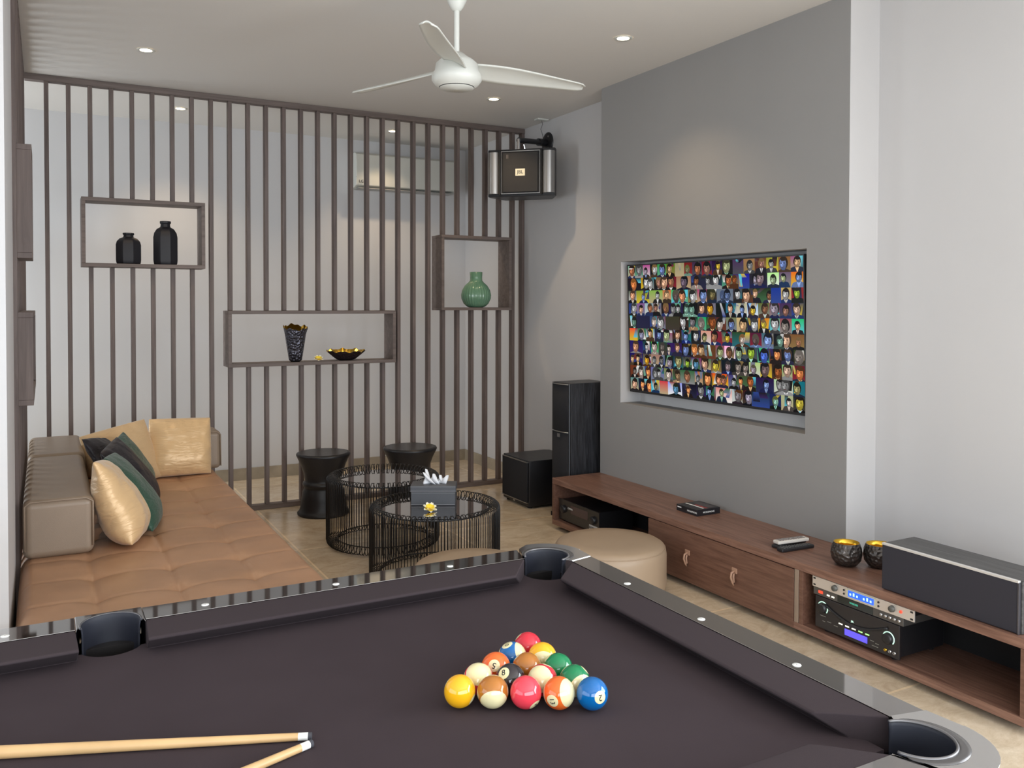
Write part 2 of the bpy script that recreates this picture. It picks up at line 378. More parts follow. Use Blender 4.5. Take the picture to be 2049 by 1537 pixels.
# ------------------------------------------------------------------ split air conditioner
ac = thing('air_conditioner', 'white split air conditioner high on the back wall behind the slats', 'air conditioner', (2.90, 7.518, 2.53))
MB().add([], []).prism([(-.20, .02), (-.215, .09), (-.205, .29), (-.17, .31), (0, .31), (0, 0), (-.12, 0)], -.485, .485, Matrix(((0, 0, 1, 0), (1, 0, 0, 0), (0, 1, 0, 0), (0, 0, 0, 1)))).build('body', M_white, ac, bevel=.006)
MB().box(-.46, .46, -.20, -.06, -.006, .0).build('louvre', mat('louvre_grey', (.35, .35, .34), .5), ac)
MB().box(-.485, .485, -.2125, -.208, .088, .092).build('panel_seam', M_inkb, ac)
q = MB(); v_, f_ = text_geo('LG', .035); q.add(v_, f_, T(-.44, -.215, .05) @ Rx(rad(90))); q.build('logo', M_inkb, ac)

# ------------------------------------------------------------------ recessed downlights
def downlight(x, y, label):
    t = thing('ceiling_downlight', label, 'ceiling light', (x, y, H), group='recessed ceiling downlights')
    MB().lathe([(.034, -.003), (.047, -.006), (.052, -.001)], 40).build('trim_ring', M_white, t, smooth=True)
    MB().lathe([(.0005, -.0025), (.034, -.003)], 32).build('lens', M_lamp, t)
    l = bpy.data.lights.new('downlight_lamp', 'SPOT'); l.energy = 22; l.color = (1, .74, .46); l.spot_size = rad(110); l.spot_blend = .8; l.shadow_soft_size = .03
    o = bpy.data.objects.new('downlight_lamp', l); C.objects.link(o); o.parent = t; o.location = (0, 0, -.02)
downlight(.534, 5.456, 'lit round ceiling downlight at upper left in front of the slats')
downlight(.919, 6.954, 'lit round downlight in the corridor ceiling seen through the left slats')
downlight(2.628, 6.971, 'lit round downlight in the corridor ceiling above the air conditioner')
downlight(2.857, 5.537, 'lit round ceiling downlight between the fan and the wall speaker')
downlight(2.836, 3.93, 'lit round ceiling downlight right of the fan near the grey wall')

# ------------------------------------------------------------------ ceiling fan
FX, FY, FZ = 1.66, 3.585, 2.572; FR = .67
fan = thing('ceiling_fan', 'white three-bladed ceiling fan hanging on a short rod', 'ceiling fan', (FX, FY, H))
z = FZ-H
MB().lathe([(.072, -.001), (.070, -.03), (.052, -.085), (.030, -.130), (.018, -.146), (.010, -.148)], 40).build('canopy', M_white, fan, smooth=True)
MB().lathe([(.0125, -.10), (.0125, z+.05)], 20).build('rod', M_white, fan, smooth=True)
MB().lathe([(.001, z+.075), (.03, z+.072), (.05, z+.055), (.075, z+.04), (.095, z+.022), (.100, z-.01), (.113, z-.028), (.114, z-.052), (.100, z-.072), (.080, z-.084)], 56).build('motor_housing', M_white, fan, smooth=True)
MB().lathe([(.080, z-.082), (.078, z-.088), (.001, z-.094)], 48).build('cap', M_white, fan, smooth=True)
MB().lathe([(.0815, z-.0825), (.079, z-.0865)], 48).build('cap_gap', M_inkb, fan)
def blade(ang, R=.70):
    q = MB(); n = 26; W = 8; rows = []
    for i in range(n+1):
        t = i/n; x = .085+(R-.085)*t
        wd = .085+.040*math.sin(PI*min(1, t*1.2+.12)) if t < .5 else .118-.045*(t-.5)*2
        if t > .93: wd *= math.sqrt(max(.02, 1-((t-.93)/.08)**2))
        off = .012+.030*t*t
        for j in range(W+1):
            u = j/W-.5
            pitch = rad(20)*(1-t)+rad(9)*t
            y = off+u*wd
            zz = -math.sin(pitch)*u*wd*1.25+.010*(1-(2*u)**2)-.012*t
            q.v.append((x, y, zz))
    for i in range(n):
        for j in range(W):
            a = i*(W+1)+j; q.f.append((a, a+W+1, a+W+2, a+1)); q.mi.append(0)
    o = q.build('blade', M_white, fan, smooth=True)
    sl = o.modifiers.new('s', 'SOLIDIFY'); sl.thickness = .006; sl.offset = 0
    o.location = (0, 0, z+.0); o.rotation_euler = (0, 0, ang)
for a in (232, 111, 354): blade(rad(a), FR)

# ------------------------------------------------------------------ television in the recess
tv = bpy.data.objects.new('television', None); C.objects.link(tv)
tag(tv, 'large flat television showing a mosaic of small portraits in the grey wall recess', 'television')
LT = Vector((3.385, 4.640, 1.762)); LBt = Vector((3.415, 4.632, .925)); RT = Vector((3.428, 3.172, 1.762))
ex = (RT-LT).normalized(); ey = (LT-LBt).normalized(); ez = ex.cross(ey).normalized(); ey = ez.cross(ex)
Mt = Matrix((ex, ey, ez)).transposed().to_4x4(); Mt.translation = (LBt+RT)/2; tv.matrix_world = Mt
TW, TH = 1.468, .838
MB().box(-TW/2+.10, TW/2-.10, -TH/2+.06, TH/2-.10, -.075, -.030).build('rear_housing', M_black, tv, bevel=.006)
MB().box(-TW/2, TW/2, -TH/2, TH/2, -.030, -.0025).build('back_panel', M_black, tv)
q = MB(); b = .008
for a in ((-TW/2, TW/2, TH/2-b, TH/2), (-TW/2, TW/2, -TH/2, -TH/2+.014), (-TW/2, -TW/2+b, -TH/2+.014, TH/2-b), (TW/2-b, TW/2, -TH/2+.014, TH/2-b)): q.box(*a, -.0025, .002)
q.build('bezel', M_black, tv)
# picture: a generic mosaic of small made-up portraits
rnd = random.Random(11); V = []; F = []; COLS = []
def poly(pts, zz, c): 
    b0 = len(V); V.extend([(x, y, zz) for x, y in pts]); F.append(tuple(range(b0, b0+len(pts)))); COLS.append(c)
def clipbox(pts, x0, x1, y0, y1): return [(min(x1, max(x0, x)), min(y1, max(y0, y))) for x, y in pts]
NX, NY = 17, 10; X0, X1, Y0, Y1 = -TW/2+b, TW/2-b, -TH/2+.014, TH/2-b
pal = [(.01, .01, .015), (.02, .03, .08), (.05, .03, .02), (.20, .20, .19), (.60, .60, .58), (.02, .13, .16), (.03, .06, .22), (.12, .04, .02), (.22, .15, .06), (.36, .29, .18), (.05, .13, .06), (.04, .02, .10), (.20, .02, .03), (.10, .42, .50), (.50, .38, .03), (.07, .07, .08), (.01, .01, .01), (.05, .04, .03), (.15, .17, .22), (.02, .02, .05), (.45, .44, .42), (.10, .30, .20)]
skins = [(.52, .28, .17), (.62, .40, .28), (.33, .16, .09), (.50, .36, .28), (.42, .42, .42), (.22, .11, .06), (.58, .36, .24), (.16, .22, .42), (.50, .42, .06), (.30, .16, .12)]
for j in range(NY):
    xs = [0]
    while xs[-1] < NX: xs.append(xs[-1]+rnd.choice((1, 1, 1, 1, 1.6, .85)))
    sc_ = NX/xs[-1]
    for k in range(len(xs)-1):
        cx0 = X0+(X1-X0)*xs[k]*sc_/NX; cx1 = X0+(X1-X0)*xs[k+1]*sc_/NX; cy0 = Y0+(Y1-Y0)*j/NY; cy1 = Y0+(Y1-Y0)*(j+1)/NY
        w_, h_ = cx1-cx0, cy1-cy0; bgc = rnd.choice(pal); bg2 = tuple(c_*rnd.uniform(.1, 1.3) for c_ in bgc); hs = h_
        def pg(pts, zz, c, c2=None): poly(clipbox(pts, cx0, cx1, cy0, cy1), zz, (c, c2 or c))
        pg([(cx0, cy0), (cx1, cy0), (cx1, cy1), (cx0, cy1)], 0, bgc, bg2)
        for _ in range(rnd.choice((0, 1, 2, 3))):
            sx = cx0+w_*rnd.uniform(0, .9); sy = cy0+h_*rnd.uniform(0, .8); sl_ = w_*rnd.uniform(-.3, .3)
            pg([(sx, sy), (sx+w_*rnd.uniform(.1, .5), sy), (sx+sl_+w_*rnd.uniform(.1, .5), cy1), (sx+sl_, cy1)], .00008*(1+_), rnd.choice(pal), rnd.choice(pal))
        nf = 1 if (w_ < h_*1.25 or rnd.random() < .4) else 2
        if rnd.random() < .07: continue
        mono = rnd.random() < .25; tint = rnd.choice([(1, 1, 1), (1, 1, 1), (1, 1, 1), (1.1, .95, .85), (.5, .7, 1.25), (1.2, .8, .45), (.6, 1.05, .85)])
        def tc_(c):
            if mono: g_ = sum(c)/3*1.15; c = (g_, g_, g_)
            return tuple(c[i_]*tint[i_] for i_ in range(3))
        for m_ in range(nf):
            fr = hs*rnd.uniform(.26, .50); fx = cx0+w_*((m_+.5)/nf+rnd.uniform(-.16, .16)); fy = cy0+h_*rnd.uniform(.44, .62)
            suit = tc_(rnd.choice([(.012, .012, .02), (.02, .02, .05), (.06, .035, .02), (.015, .03, .10), (.2, .2, .2), (.008, .008, .008)])); z_ = .0003+.0008*m_
            pg([(fx-fr*2.1, cy0), (fx+fr*2.1, cy0), (fx+fr*1.5, fy-fr*1.0), (fx+fr*.4, fy-fr*.7), (fx-fr*.4, fy-fr*.7), (fx-fr*1.5, fy-fr*1.0)], z_, suit)
            if rnd.random() < .6: pg([(fx-fr*.45, fy-fr*.85), (fx-fr*.05, cy0), (fx+fr*.1, cy0), (fx+fr*.45, fy-fr*.85)], z_+.0001, tc_((.55, .54, .52))); pg([(fx-fr*.09, fy-fr*.85), (fx-fr*.05, cy0), (fx+fr*.1, cy0), (fx+fr*.09, fy-fr*.85)], z_+.00015, tc_(rnd.choice(pal)))
            hair = tc_(rnd.choice([(.015, .01, .008), (.03, .018, .01), (.06, .035, .02), (.008, .008, .008), (.16, .10, .04)])); tl = rnd.uniform(-.3, .3); px_ = rnd.uniform(-.14, .14)
            def el(rx, ry, ox, oy, n_=14): return [(fx+ox*fr+fr*(rx*math.cos(a)*math.cos(tl)-ry*math.sin(a)*math.sin(tl)), fy+oy*fr+fr*(ry*math.sin(a)*math.cos(tl)+rx*math.cos(a)*math.sin(tl))) for a in [2*PI*q_/n_ for q_ in range(n_)]]
            pg(el(.86, 1.05, 0, .22), z_+.0002, hair)
            sk = tc_(rnd.choice(skins)); dk = tuple(c_*.28 for c_ in sk)
            pg([(fx-fr*.3, fy-fr*.3), (fx-fr*.3, fy-fr*.95), (fx+fr*.3, fy-fr*.95), (fx+fr*.3, fy-fr*.3)], z_+.00022, dk)
            pg(el(.66, .92, px_, -.04), z_+.0003, sk, tuple(c_*.45 for c_ in sk)); pg(el(.30, .40, px_-.18, -.05, 10), z_+.00035, tuple(min(1, c_*1.35) for c_ in sk))
            for e_ in (-.30, .26): pg(el(.15, .075, px_+e_, .10, 8), z_+.0004, dk); pg(el(.19, .04, px_+e_, .27, 8), z_+.0004, hair)
            pg(el(.06, .16, px_+.02, -.14, 8), z_+.0004, tuple(c_*.5 for c_ in sk)); pg(el(.22, .05, px_, -.48, 8), z_+.0004, (sk[0]*.5, sk[1]*.25, sk[2]*.25))
            pg(el(.62, .30, .05, .74, 10), z_+.00045, hair)
poly([(X0+.012, Y1-.022), (X0+.050, Y1-.022), (X0+.050, Y1-.016), (X0+.012, Y1-.016)], .003, ((.6, .6, .6), (.6, .6, .6)))
me = bpy.data.meshes.new('screen'); me.from_pydata(V, [], F)
ca = me.color_attributes.new('picture', 'FLOAT_COLOR', 'CORNER'); li = 0
for p, c_ in zip(me.polygons, COLS):
    k_ = p.loop_total
    for q_, l_ in enumerate(p.loop_indices): ca.data[l_].color = (*[x_**1.15 for x_ in (c_[0] if q_*2 < k_ else c_[1])], 1)
m, N, L, B = nt('television_picture'); at = N.new('ShaderNodeAttribute'); at.attribute_name = 'picture'
B.inputs['Base Color'].default_value = (.004, .004, .005, 1); B.inputs['Roughness'].default_value = .2; B.inputs['Specular IOR Level'].default_value = .12
L.new(at.outputs['Color'], B.inputs['Emission Color']); B.inputs['Emission Strength'].default_value = 1.12
me.materials.append(m); so = bpy.data.objects.new('screen', me); C.objects.link(so); so.parent = tv
MB().box(-.05, .05, -.05, .05, -.112, -.075).build('wall_bracket', M_black, tv)

# ------------------------------------------------------------------ low television bench
bn = thing('television_bench', 'long low walnut television bench under the grey wall', 'tv bench')
XF, XB, YL, YR, ZT = 2.984, 3.37, 4.92, 1.735, .34
def bb(nm, m, a, bev=.0015, par=None): return MB().box(*a).build(nm, m, par or bn, bevel=bev, seg=1)
bb('top_board', M_walnut, (XF, XB, YR, YL, .303, ZT))
bb('bottom_board', M_walnut, (XF, XB, YR, YL, .03, .062))
bb('side_panel', M_walnutz, (XF, XB, YL-.025, YL, .062, .303))
bb('side_panel', M_walnutz, (XF, XB, YR, YR+.035, .062, .303))
bb('divider', wood('pale_walnut_edge', (.20, .14, .10), (.33, .25, .19), 2, 1.4, .45), (XF-.001, XB, 2.775, 2.799, .062, .303))
bb('divider', M_walnutz, (XF+.004, XB, 3.80, 3.82, .062, .303))
bb('divider', M_walnutz, (XF+.0005, XB, 2.750, 2.773, .062, .303))
bb('back_panel', M_blackm, (XB-.014, XB-.002, YR+.035, YL-.025, .062, .303), 0)
bb('plinth', M_blackm, (XF+.06, XB-.04, YR+.06, YL-.06, .0005, .03), 0)
dr = bb('drawer_front', M_walnutz, (XF-.003, XF+.017, 2.802, 3.872, .034, .300))
for hy in (3.532, 3.178):
    h = MB().tube([(XF-.0042, hy, .190), (XF-.026, hy, .182), (XF-.030, hy, .160), (XF-.020, hy, .135), (XF-.012, hy, .122), (XF-.009, hy, .135), (XF-.014, hy, .160), (XF-.010, hy, .178)], .0055, 6)
    o = h.build('handle', mat('handle_leather', (.42, .25, .17), .5), dr, smooth=True); o.scale = (1, 1, 1)
    bb('handle_tab', mat('handle_leather', (.42, .25, .17), .5), (XF-.009, XF-.003, hy-.017, hy+.017, .178, .204), .001, o)

# ------------------------------------------------------------------ audio units in the bench
rc = thing('av_receiver', 'black amplifier in the left compartment of the bench', 'amplifier', (3.02, 4.645, .0625))
MB().box(.0, .26, -.225, .225, .012, .142).build('case', M_black, rc, bevel=.003)
MB().box(-.006, 0, -.235, .235, .010, .146).build('front_panel', mat('receiver_front', (.022, .020, .019), .25), rc, bevel=.002)
for yy in (-.175, .175):
    k = MB().lathe([(.026, 0), (.025, .014), (.022, .017), (.001, .017)], 32, T(-.006, yy, .085) @ Ry(rad(-90))).build('knob', M_black, rc, smooth=True)
MB().box(-.0072, -.006, -.11, .09, .070, .125).build('display', mat('dark_display', (.06, .035, .035), .1), rc)
q = MB(); v_, f_ = text_geo('CINEMA', .016); q.add(v_, f_, face(-.0075, .095, .10)); q.build('lettering', M_text, rc)
MB().box(-.0075, -.006, -.220, -.128, .018, .052).build('sticker', mat('sticker_paper', (.5, .5, .5), .5), rc)
q = MB()
for k in range(6): q.box(-.0082, -.0076, -.212+.0145*k, -.204+.0145*k, .024+.004*(k % 2), .042)
q.build('sticker_print', M_inkb, rc)
for yy in (-.19, .19):
    for xx in (.02, .23): MB().lathe([(.016, 0), (.018, .012)], 16, T(xx, yy, 0), cap0=True).build('foot', M_black, rc)
am = thing('mixing_amplifier', 'black karaoke amplifier with violet display and two lit knobs in the right compartment', 'amplifier', (3.0, 2.475, .0625))
MB().box(.006, .29, -.203, .203, .018, .150).build('case', M_black, am, bevel=.003)
MB().box(-.004, .008, -.214, .214, .014, .153).build('front_panel', mat('amp_front', (.016, .013, .014), .3), am, bevel=.003)
q = MB(); q.tube([(-.006, -.16+.32*t, .127-.045*math.sin(PI*t)) for t in [i/24 for i in range(25)]], .006, 8); q.build('curved_trim', M_black, am, smooth=True)
for yy in (-.165, .170):
    zz = .088 if yy < 0 else .108
    MB().lathe([(.023, 0), (.021, .016), (.018, .018), (.001, .018)], 32, T(-.0045, yy, zz) @ Ry(rad(-90))).build('knob', M_black, am, smooth=True)
    q = MB(); q.tube([(-.0055, yy+.026*math.cos(a), zz+.026*math.sin(a)) for a in [rad(20)+rad(200)*i/20 for i in range(21)]], .0024, 6); q.build('knob_ring', M_ring, am, smooth=True)
MB().box(-.0062, -.004, -.062, .052, .030, .056).build('display', M_purple, am)
for k, mm in enumerate((M_led, M_led, M_led, M_ledg, M_ledg)):
    MB().box(-.0064, -.004, .074-.034*k-.0095, .074-.034*k+.0095, .066, .0705).build('key', mm, am)
for k in range(3): MB().lathe([(.007, 0), (.006, .004), (.003, .005), (.003, .002)], 16, T(-.0045, -.150-.021*k, .036) @ Ry(rad(-90))).build('microphone_socket', M_gold if k == 0 else M_silver, am, smooth=True)
q = MB(); v_, f_ = text_geo('JBL', .011); q.add(v_, f_, face(-.0062, .012, .098)); q.build('lettering', M_ring, am)
q = MB()
for (yy, zz, ww) in ((.12, .105, .05), (.10, .05, .02), (.135, .055, .02), (.165, .05, .015), (-.085, .05, .018), (-.11, .045, .018), (-.10, .032, .03), (.17, .072, .03)): q.box(-.0048, -.004, yy-ww/2, yy+ww/2, zz-.0012, zz+.0012)
q.build('panel_print', mat('dim_print', (.25, .25, .22), .5), am)
for yy in (-.17, .17):
    for xx in (.03, .25): MB().lathe([(.014, 0), (.016, .018)], 16, T(xx, yy, 0), cap0=True).build('foot', M_black, am)
th = thing('wireless_receiver', 'thin grey receiver unit with dark window between the silver rack unit and the amplifier', 'audio receiver', (3.0, 2.475, .2165))
MB().box(0, .20, -.228, .228, 0, .036).build('case', mat('gunmetal', (.13, .125, .12), .4, .6), th, bevel=.002)
MB().box(-.0015, 0, -.085, .095, .003, .033).build('window', mat('smoked_window', (.01, .015, .013), .08), th)
q = MB(); v_, f_ = text_geo('WIRELESS', .010); q.add(v_, f_, face(-.0019, .01, .018)); q.build('lettering', mat('teal_letters', (.05, .35, .25), .5, emis=(.1, .6, .4), estr=.4), th)
MB().box(-.003, 0, .175, .198, .012, .024).build('power_switch', M_red, th)
for yy in (.145, .120): MB().box(-.002, 0, yy-.007, yy+.007, .012, .018).build('key', M_led, th)
for k in range(5): MB().lathe([(.0075, 0), (.007, .006), (.001, .006)], 16, T(0, -.125-.021*k, .018) @ Ry(rad(-90))).build('knob', M_silver, th, smooth=True)
sv = thing('rack_processor', 'silver rack unit with blue display on top of the stack in the right compartment', 'audio processor', (2.992, 2.447, .2535))
MB().box(.008, .18, -.215, .215, .001, .043).build('case', M_black, sv, bevel=.002)
MB().box(0, .006, -.255, .255, 0, .0455).build('front_panel', mat('champagne_metal', (.78, .74, .70), .35, .7), sv, bevel=.001)
MB().box(-.0015, 0, -.078, .070, .006, .040).build('display_frame', mat('display_frame_grey', (.55, .56, .40), .4), sv)
MB().box(-.0028, -.0015, -.068, .060, .010, .036).build('display', M_blue, sv)
q = MB()
for k in range(7):
    if k != 3: q.box(-.0034, -.0028, .050-.017*k-.006, .050-.017*k+.002, .017, .026+.005*(k % 2))
q.build('display_digits', mat('display_digits_blue', (.4, .6, 1), .4, emis=(.35, .6, 1), estr=1.1), sv)
for yy in (.130, -.155): MB().lathe([(.0135, 0), (.012, .012), (.001, .012)], 24, T(0, yy, .024) @ Ry(rad(-90))).build('knob', mat('knob_grey', (.10, .10, .09), .4), sv, smooth=True)
for yy, zz in ((.083, .014), (.083, .030), (-.09, .014), (-.09, .030)): MB().lathe([(.0045, 0), (.004, .003), (.001, .003)], 12, T(0, yy, zz) @ Ry(rad(-90))).build('key', M_black, sv)
MB().lathe([(.0065, 0), (.006, .004), (.001, .004)], 16, T(0, -.195, .024) @ Ry(rad(-90))).build('power_button', M_red, sv, smooth=True)
q = MB()
for yy in (.243, -.243):
    for zz in (.009, .037): q.box(-.0008, 0, yy-.006, yy+.006, zz-.0035, zz+.0035)
q.build('mounting_slot', M_inkb, sv)

# ------------------------------------------------------------------ things on the bench
cs = thing('centre_speaker', 'wide black centre speaker with silver edge on the right end of the bench', 'speaker', (3.0, 2.065, ZT))
MB().box(.012, .20, -.285, .285, .0005, .190).build('cabinet', M_dark_ashy, cs, bevel=.004)
MB().box(0, .013, -.272, .285, .003, .184).build('grille', mat('blue_black_grille', (.022, .021, .030), .8, bump=.25, bscale=900), cs, bevel=.004)
MB().box(-.001, .014, -.276, .285, .183, .191).build('silver_trim', M_trim, cs, bevel=.001)
MB().box(-.001, .014, -.279, -.272, .001, .184).build('silver_trim', mat('dark_steel', (.12, .12, .14), .3, .8), cs, bevel=.001)
def tealight(x, y, label):
    t = thing('tealight_holder', label, 'candle holder', (x, y, ZT), group=None)
    MM = MATS.get('hammered_holder') or voronoi_bump('hammered_holder', (.09, .08, .075), 62, .9, .3, .8, .006, False); MATS['hammered_holder'] = MM
    MB().lathe([(.030, .001), (.045, .006), (.062, .028), (.067, .055), (.064, .080), (.055, .104)], 64, None, cap0=True).build('bowl', MM, t, smooth=True)
    MB().lathe([(.0552, .104), (.0535, .1045), (.060, .075), (.058, .045), (.03, .012), (.001, .010)], 64).build('gold_lining', M_gold, t, smooth=True)
tealight(3.135, 2.64, 'hammered dark round candle holder with gold lining, the one fully in view on the bench')
tealight(3.240, 2.552, 'hammered dark round candle holder with gold lining, partly hidden by the centre speaker')
bx = thing('cardboard_box', 'small flat black printed box on the left part of the bench', 'box', (3.216, 3.724, ZT))
MB().box(-.083, .083, -.087, .087, 0, .035).build('carton', mat('black_card', (.012, .012, .015), .35), bx, bevel=.0015)
MB().box(-.03, -.018, -.07, .075, .0351, .0358).build('printed_band', M_text, bx)
MB().box(-.012, .004, -.075, .02, .0351, .0358).build('printed_band', mat('printed_red', (.35, .05, .05), .4), bx)
MB().box(.01, .06, -.07, .06, .0351, .0358).build('printed_picture', mat('printed_grey', (.07, .06, .065), .4), bx)
q = MB(); v_, f_ = text_geo('MICROPHONE', .0125); q.add(v_, f_, face(-.0835, -.045, .017)); q.box(-.0838, -.083, .045, .078, .020, .026)
q.add(v_, f_, T(.0, -.0875, .017) @ Rx(rad(90))); q.build('lettering', M_text, bx)
def remote(loc, rz, ln, wd, col, label, keys, tilt=0):
    t = thing('remote_control', label, 'remote control', loc, rz)
    MB().box(-ln/2, ln/2, -wd/2, wd/2, 0, .016).build('case', col, t, bevel=.005, seg=3)
    q = MB()
    for i in range(10):
        for j in range(3): q.box(-ln/2+.016+i*(ln-.03)/10, -ln/2+.016+i*(ln-.03)/10+.008, -wd*.33+j*wd*.27, -wd*.33+j*wd*.27+.007, .016, .0185)
    q.build('keypad', keys, t); t.rotation_euler = (tilt, 0, rz)
remote((3.155, 2.995, ZT+.0005), rad(8), .21, .05, M_black, 'black remote control lying under the white one on the bench', mat('grey_keys', (.1, .1, .1), .5))
remote((3.150, 2.977, ZT+.020), rad(-6), .185, .042, mat('ivory_plastic', (.62, .58, .53), .4), 'white remote control lying on top of a black one', mat('grey_keys2', (.22, .2, .2), .5))
remote((3.125, 2.925, ZT+.0005), rad(-3), .20, .040, M_black, 'slim black remote control lying nearest the bench front', mat('grey_keys', (.1, .1, .1), .5))

# ------------------------------------------------------------------ floor speakers
tw = thing('tower_speaker', 'tall black floor-standing speaker with wood grain side left of the grey wall', 'speaker', (3.165, 5.115, 0), rad(2))
MB().box(.02, .33, -.110, .110, .03, .955).build('cabinet', M_dark_ash, tw, bevel=.003)
MB().box(.004, .022, -.108, .108, .03, .953).build('baffle', M_black, tw, bevel=.003)
def grl(z0, z1, nm): 
    q = MB(); q.grid(10, 1, lambda u, v: (.004-.014*(1-(2*u-1)**2), -.098+.196*u, z0+(z1-z0)*v)); o = q.build(nm, M_grille, tw, smooth=True); s_ = o.modifiers.new('s', 'SOLIDIFY'); s_.thickness = .006
    return o
grl(.62, .942, 'upper_grille'); grl(.06, .610, 'lower_grille')
for zz in (.946, .614): 
    q = MB(); q.tube([(.002-.016*(1-(2*u-1)**2), -.098+.196*u, zz) for u in [i/10 for i in range(11)]], .0035, 6); q.build('silver_trim', M_silver, tw, smooth=True)
MB().box(.002, .007, -.113, -.106, .03, .953).build('edge_trim', mat('steel_blue', (.17, .19, .22), .35, .5), tw)
MB().box(-.014, -.009, -.016, .016, .575, .600).build('badge', M_silver, tw)
MB().box(.0, .34, -.115, .115, .001, .03).build('plinth', M_blackm, tw)
sb = thing('subwoofer', 'black cube subwoofer on the floor beside the tower speaker', 'subwoofer', (3.11, 5.655, 0))
MB().prism([(0, -.20), (.02, -.205), (.36, -.20), (.40, -.10), (.40, .17), (.36, .20), (0, .20)], .015, .352).build('cabinet', M_black, sb, bevel=.004)
MB().box(-.012, 0, -.19, .197, .045, .338).build('grille', M_grille, sb, bevel=.004)
q = MB(); q.box(-.014, .002, -.192, .199, .338, .343).box(-.014, .002, -.192, .199, .040, .045); q.build('silver_trim', M_silver, sb)
MB().box(-.014, -.011, -.012, .018, .024, .036).build('badge', M_silver, sb)
for yy in (-.16, .16):
    for xx in (.03, .36): MB().lathe([(.018, 0), (.02, .015)], 16, T(xx, yy, 0), cap0=True).build('foot', M_blackm, sb)

# ------------------------------------------------------------------ wall speaker on its bracket
WR = rad(-43.5)
ws = thing('wall_speaker', 'black and silver karaoke speaker hung from a wall bracket in the far corner', 'speaker', (3.20, 5.745, 2.325), WR)
# local -y is the front
MB().prism([(-.262, 0), (-.262, .055), (-.19, .25), (.19, .25), (.262, .055), (.262, 0)], 0, .36).build('cabinet', M_black, ws, bevel=.004)
for sx in (-1, 1):
    q = MB(); n = 14
    q.prism([(sx*.262, .02)]+[(sx*(.214+.048*math.cos(a)), -.002-.042*math.sin(a)) for a in [PI*i/n for i in range(n+1)]]+[(sx*.166, .02)], .02, .335)
    q.build('silver_column', mat('silver_side', (.40, .39, .38), .33, .9), ws, auto=40)
    MB().box(sx*.163-.005, sx*.163+.005, -.03, .01, .01, .35).build('edge_strip', M_blackm, ws)
MB().box(-.150, .150, -.022, -.0, .018, .342).build('frame', M_blackm, ws, bevel=.003)
MB().box(-.137, .137, -.028, -.021, .030, .330).build('grille', mat('grille_mesh', (.022, .020, .019), .5, .3, bump=.35, bscale=700), ws, bevel=.003)
q = MB(); q.box(-.150, .150, -.025, -.021, .338, .343).box(-.150, .150, -.025, -.021, .017, .022).box(-.153, -.150, -.024, -.02, .018, .342).box(.150, .153, -.024, -.02, .018, .342); q.build('trim', M_silver, ws)
MB().box(-.037, .037, -.031, -.028, .152, .205).build('badge', mat('badge_cream', (.72, .68, .52), .4), ws)
q = MB(); v_, f_ = text_geo('JBL', .036); q.add(v_, f_, T(0, -.0316, .180) @ Rx(rad(90))); q.build('badge_lettering', mat('badge_letters', (.10, .09, .07), .5), ws)
q = MB()
for k in range(2): q.box(-.11+.01*k, -.104+.01*k, -.0284, -.028, .285, .315)
q.build('print', mat('dim_print2', (.12, .10, .09), .5), ws)
br = thing('speaker_bracket', 'black wall arm with round plate holding the corner speaker', 'bracket', (3.574, 5.975, 2.80))
MB().lathe([(.001, .020), (.03, .019), (.075, .012), (.086, .004), (.086, .0)], 40, Ry(rad(-90))).build('wall_plate', M_black, br, smooth=True)
for k in range(3):
    a = rad(90+120*k+30); MB().lathe([(.010, .0), (.009, .006), (.001, .006)], 12, T(-.010, .055*math.cos(a), .055*math.sin(a)) @ Ry(rad(-90))).build('bolt', M_chrome, br)
p1 = Vector((-.02, 0, 0)); p2 = Vector((-.355, -.155, -.035))
MB().tube([p1, p1.lerp(p2, .28)], .030, 16).build('arm_sleeve', M_black, br, auto=40)
MB().tube([p1.lerp(p2, .25), p2], .021, 16).build('arm', M_black, br, auto=40)
MB().tube([p2+Vector((.0, 0, .01)), p2+Vector((0, 0, -.078))], .012, 12).build('drop_bolt', M_chrome, br, auto=40)
MB().tube([p2+Vector((.045, 0, -.03)), p2+Vector((.06, .0, -.078))], .006, 8).build('clamp_screw', M_chrome, br, auto=40)
cp = thing('cable_outlet', 'small white ceiling outlet plate with a thin dark cable dropping from it', 'ceiling outlet', (3.50, 5.95, H))
MB().box(-.05, .05, -.03, .03, -.012, -.0005).build('plate', M_white, cp, bevel=.002)
MB().tube([(0, 0, -.01), (.01, .0, -.04), (-.005, .005, -.08), (.015, .01, -.12), (.02, .01, -.15)], .0018, 5).build('cable', M_black, cp)

# ------------------------------------------------------------------ sofa
sf = thing('daybed_sofa', 'low tan leather daybed sofa with tufted seat in the left corner', 'sofa')
SX0, SX1, SY0, SY1, SZ = -.098, 1.005, 2.62, 6.20, .40
MB().box(SX0+.04, SX1-.06, SY0+.05, SY1-.02, .001, .10).build('base', M_blackm, sf)
gx = [-.098, .165, .455, .740, 1.005]; gy = [2.62, 2.93, 3.235, 3.54, 3.835, 4.140, 4.447, 4.76, 5.08, 5.40, 5.72, 6.20]
def seat_h(x, y):
    e = min(x-SX0, SX1-x, y-SY0, SY1-y); d = 0
    for g in gx[1:-1]: d = max(d, .007*math.exp(-((x-g)/.009)**2))
    for g in gy[1:-1]: d = max(d, .005*math.exp(-((y-g)/.010)**2))
    ft = 0
    for g in gx[1:-1]:
        for k in gy[1:-1]:
            r2 = (x-g)**2+(y-k)**2
            if r2 < .04: ft += .013*math.exp(-r2/.0011)+.007*math.exp(-r2/.006)
    puff = 0
    edge = .055*(1-min(1, e/.05))**2.2
    return SZ+.004-d-ft-edge+.0025*noise.noise(Vector((x*9, y*9, 0)))
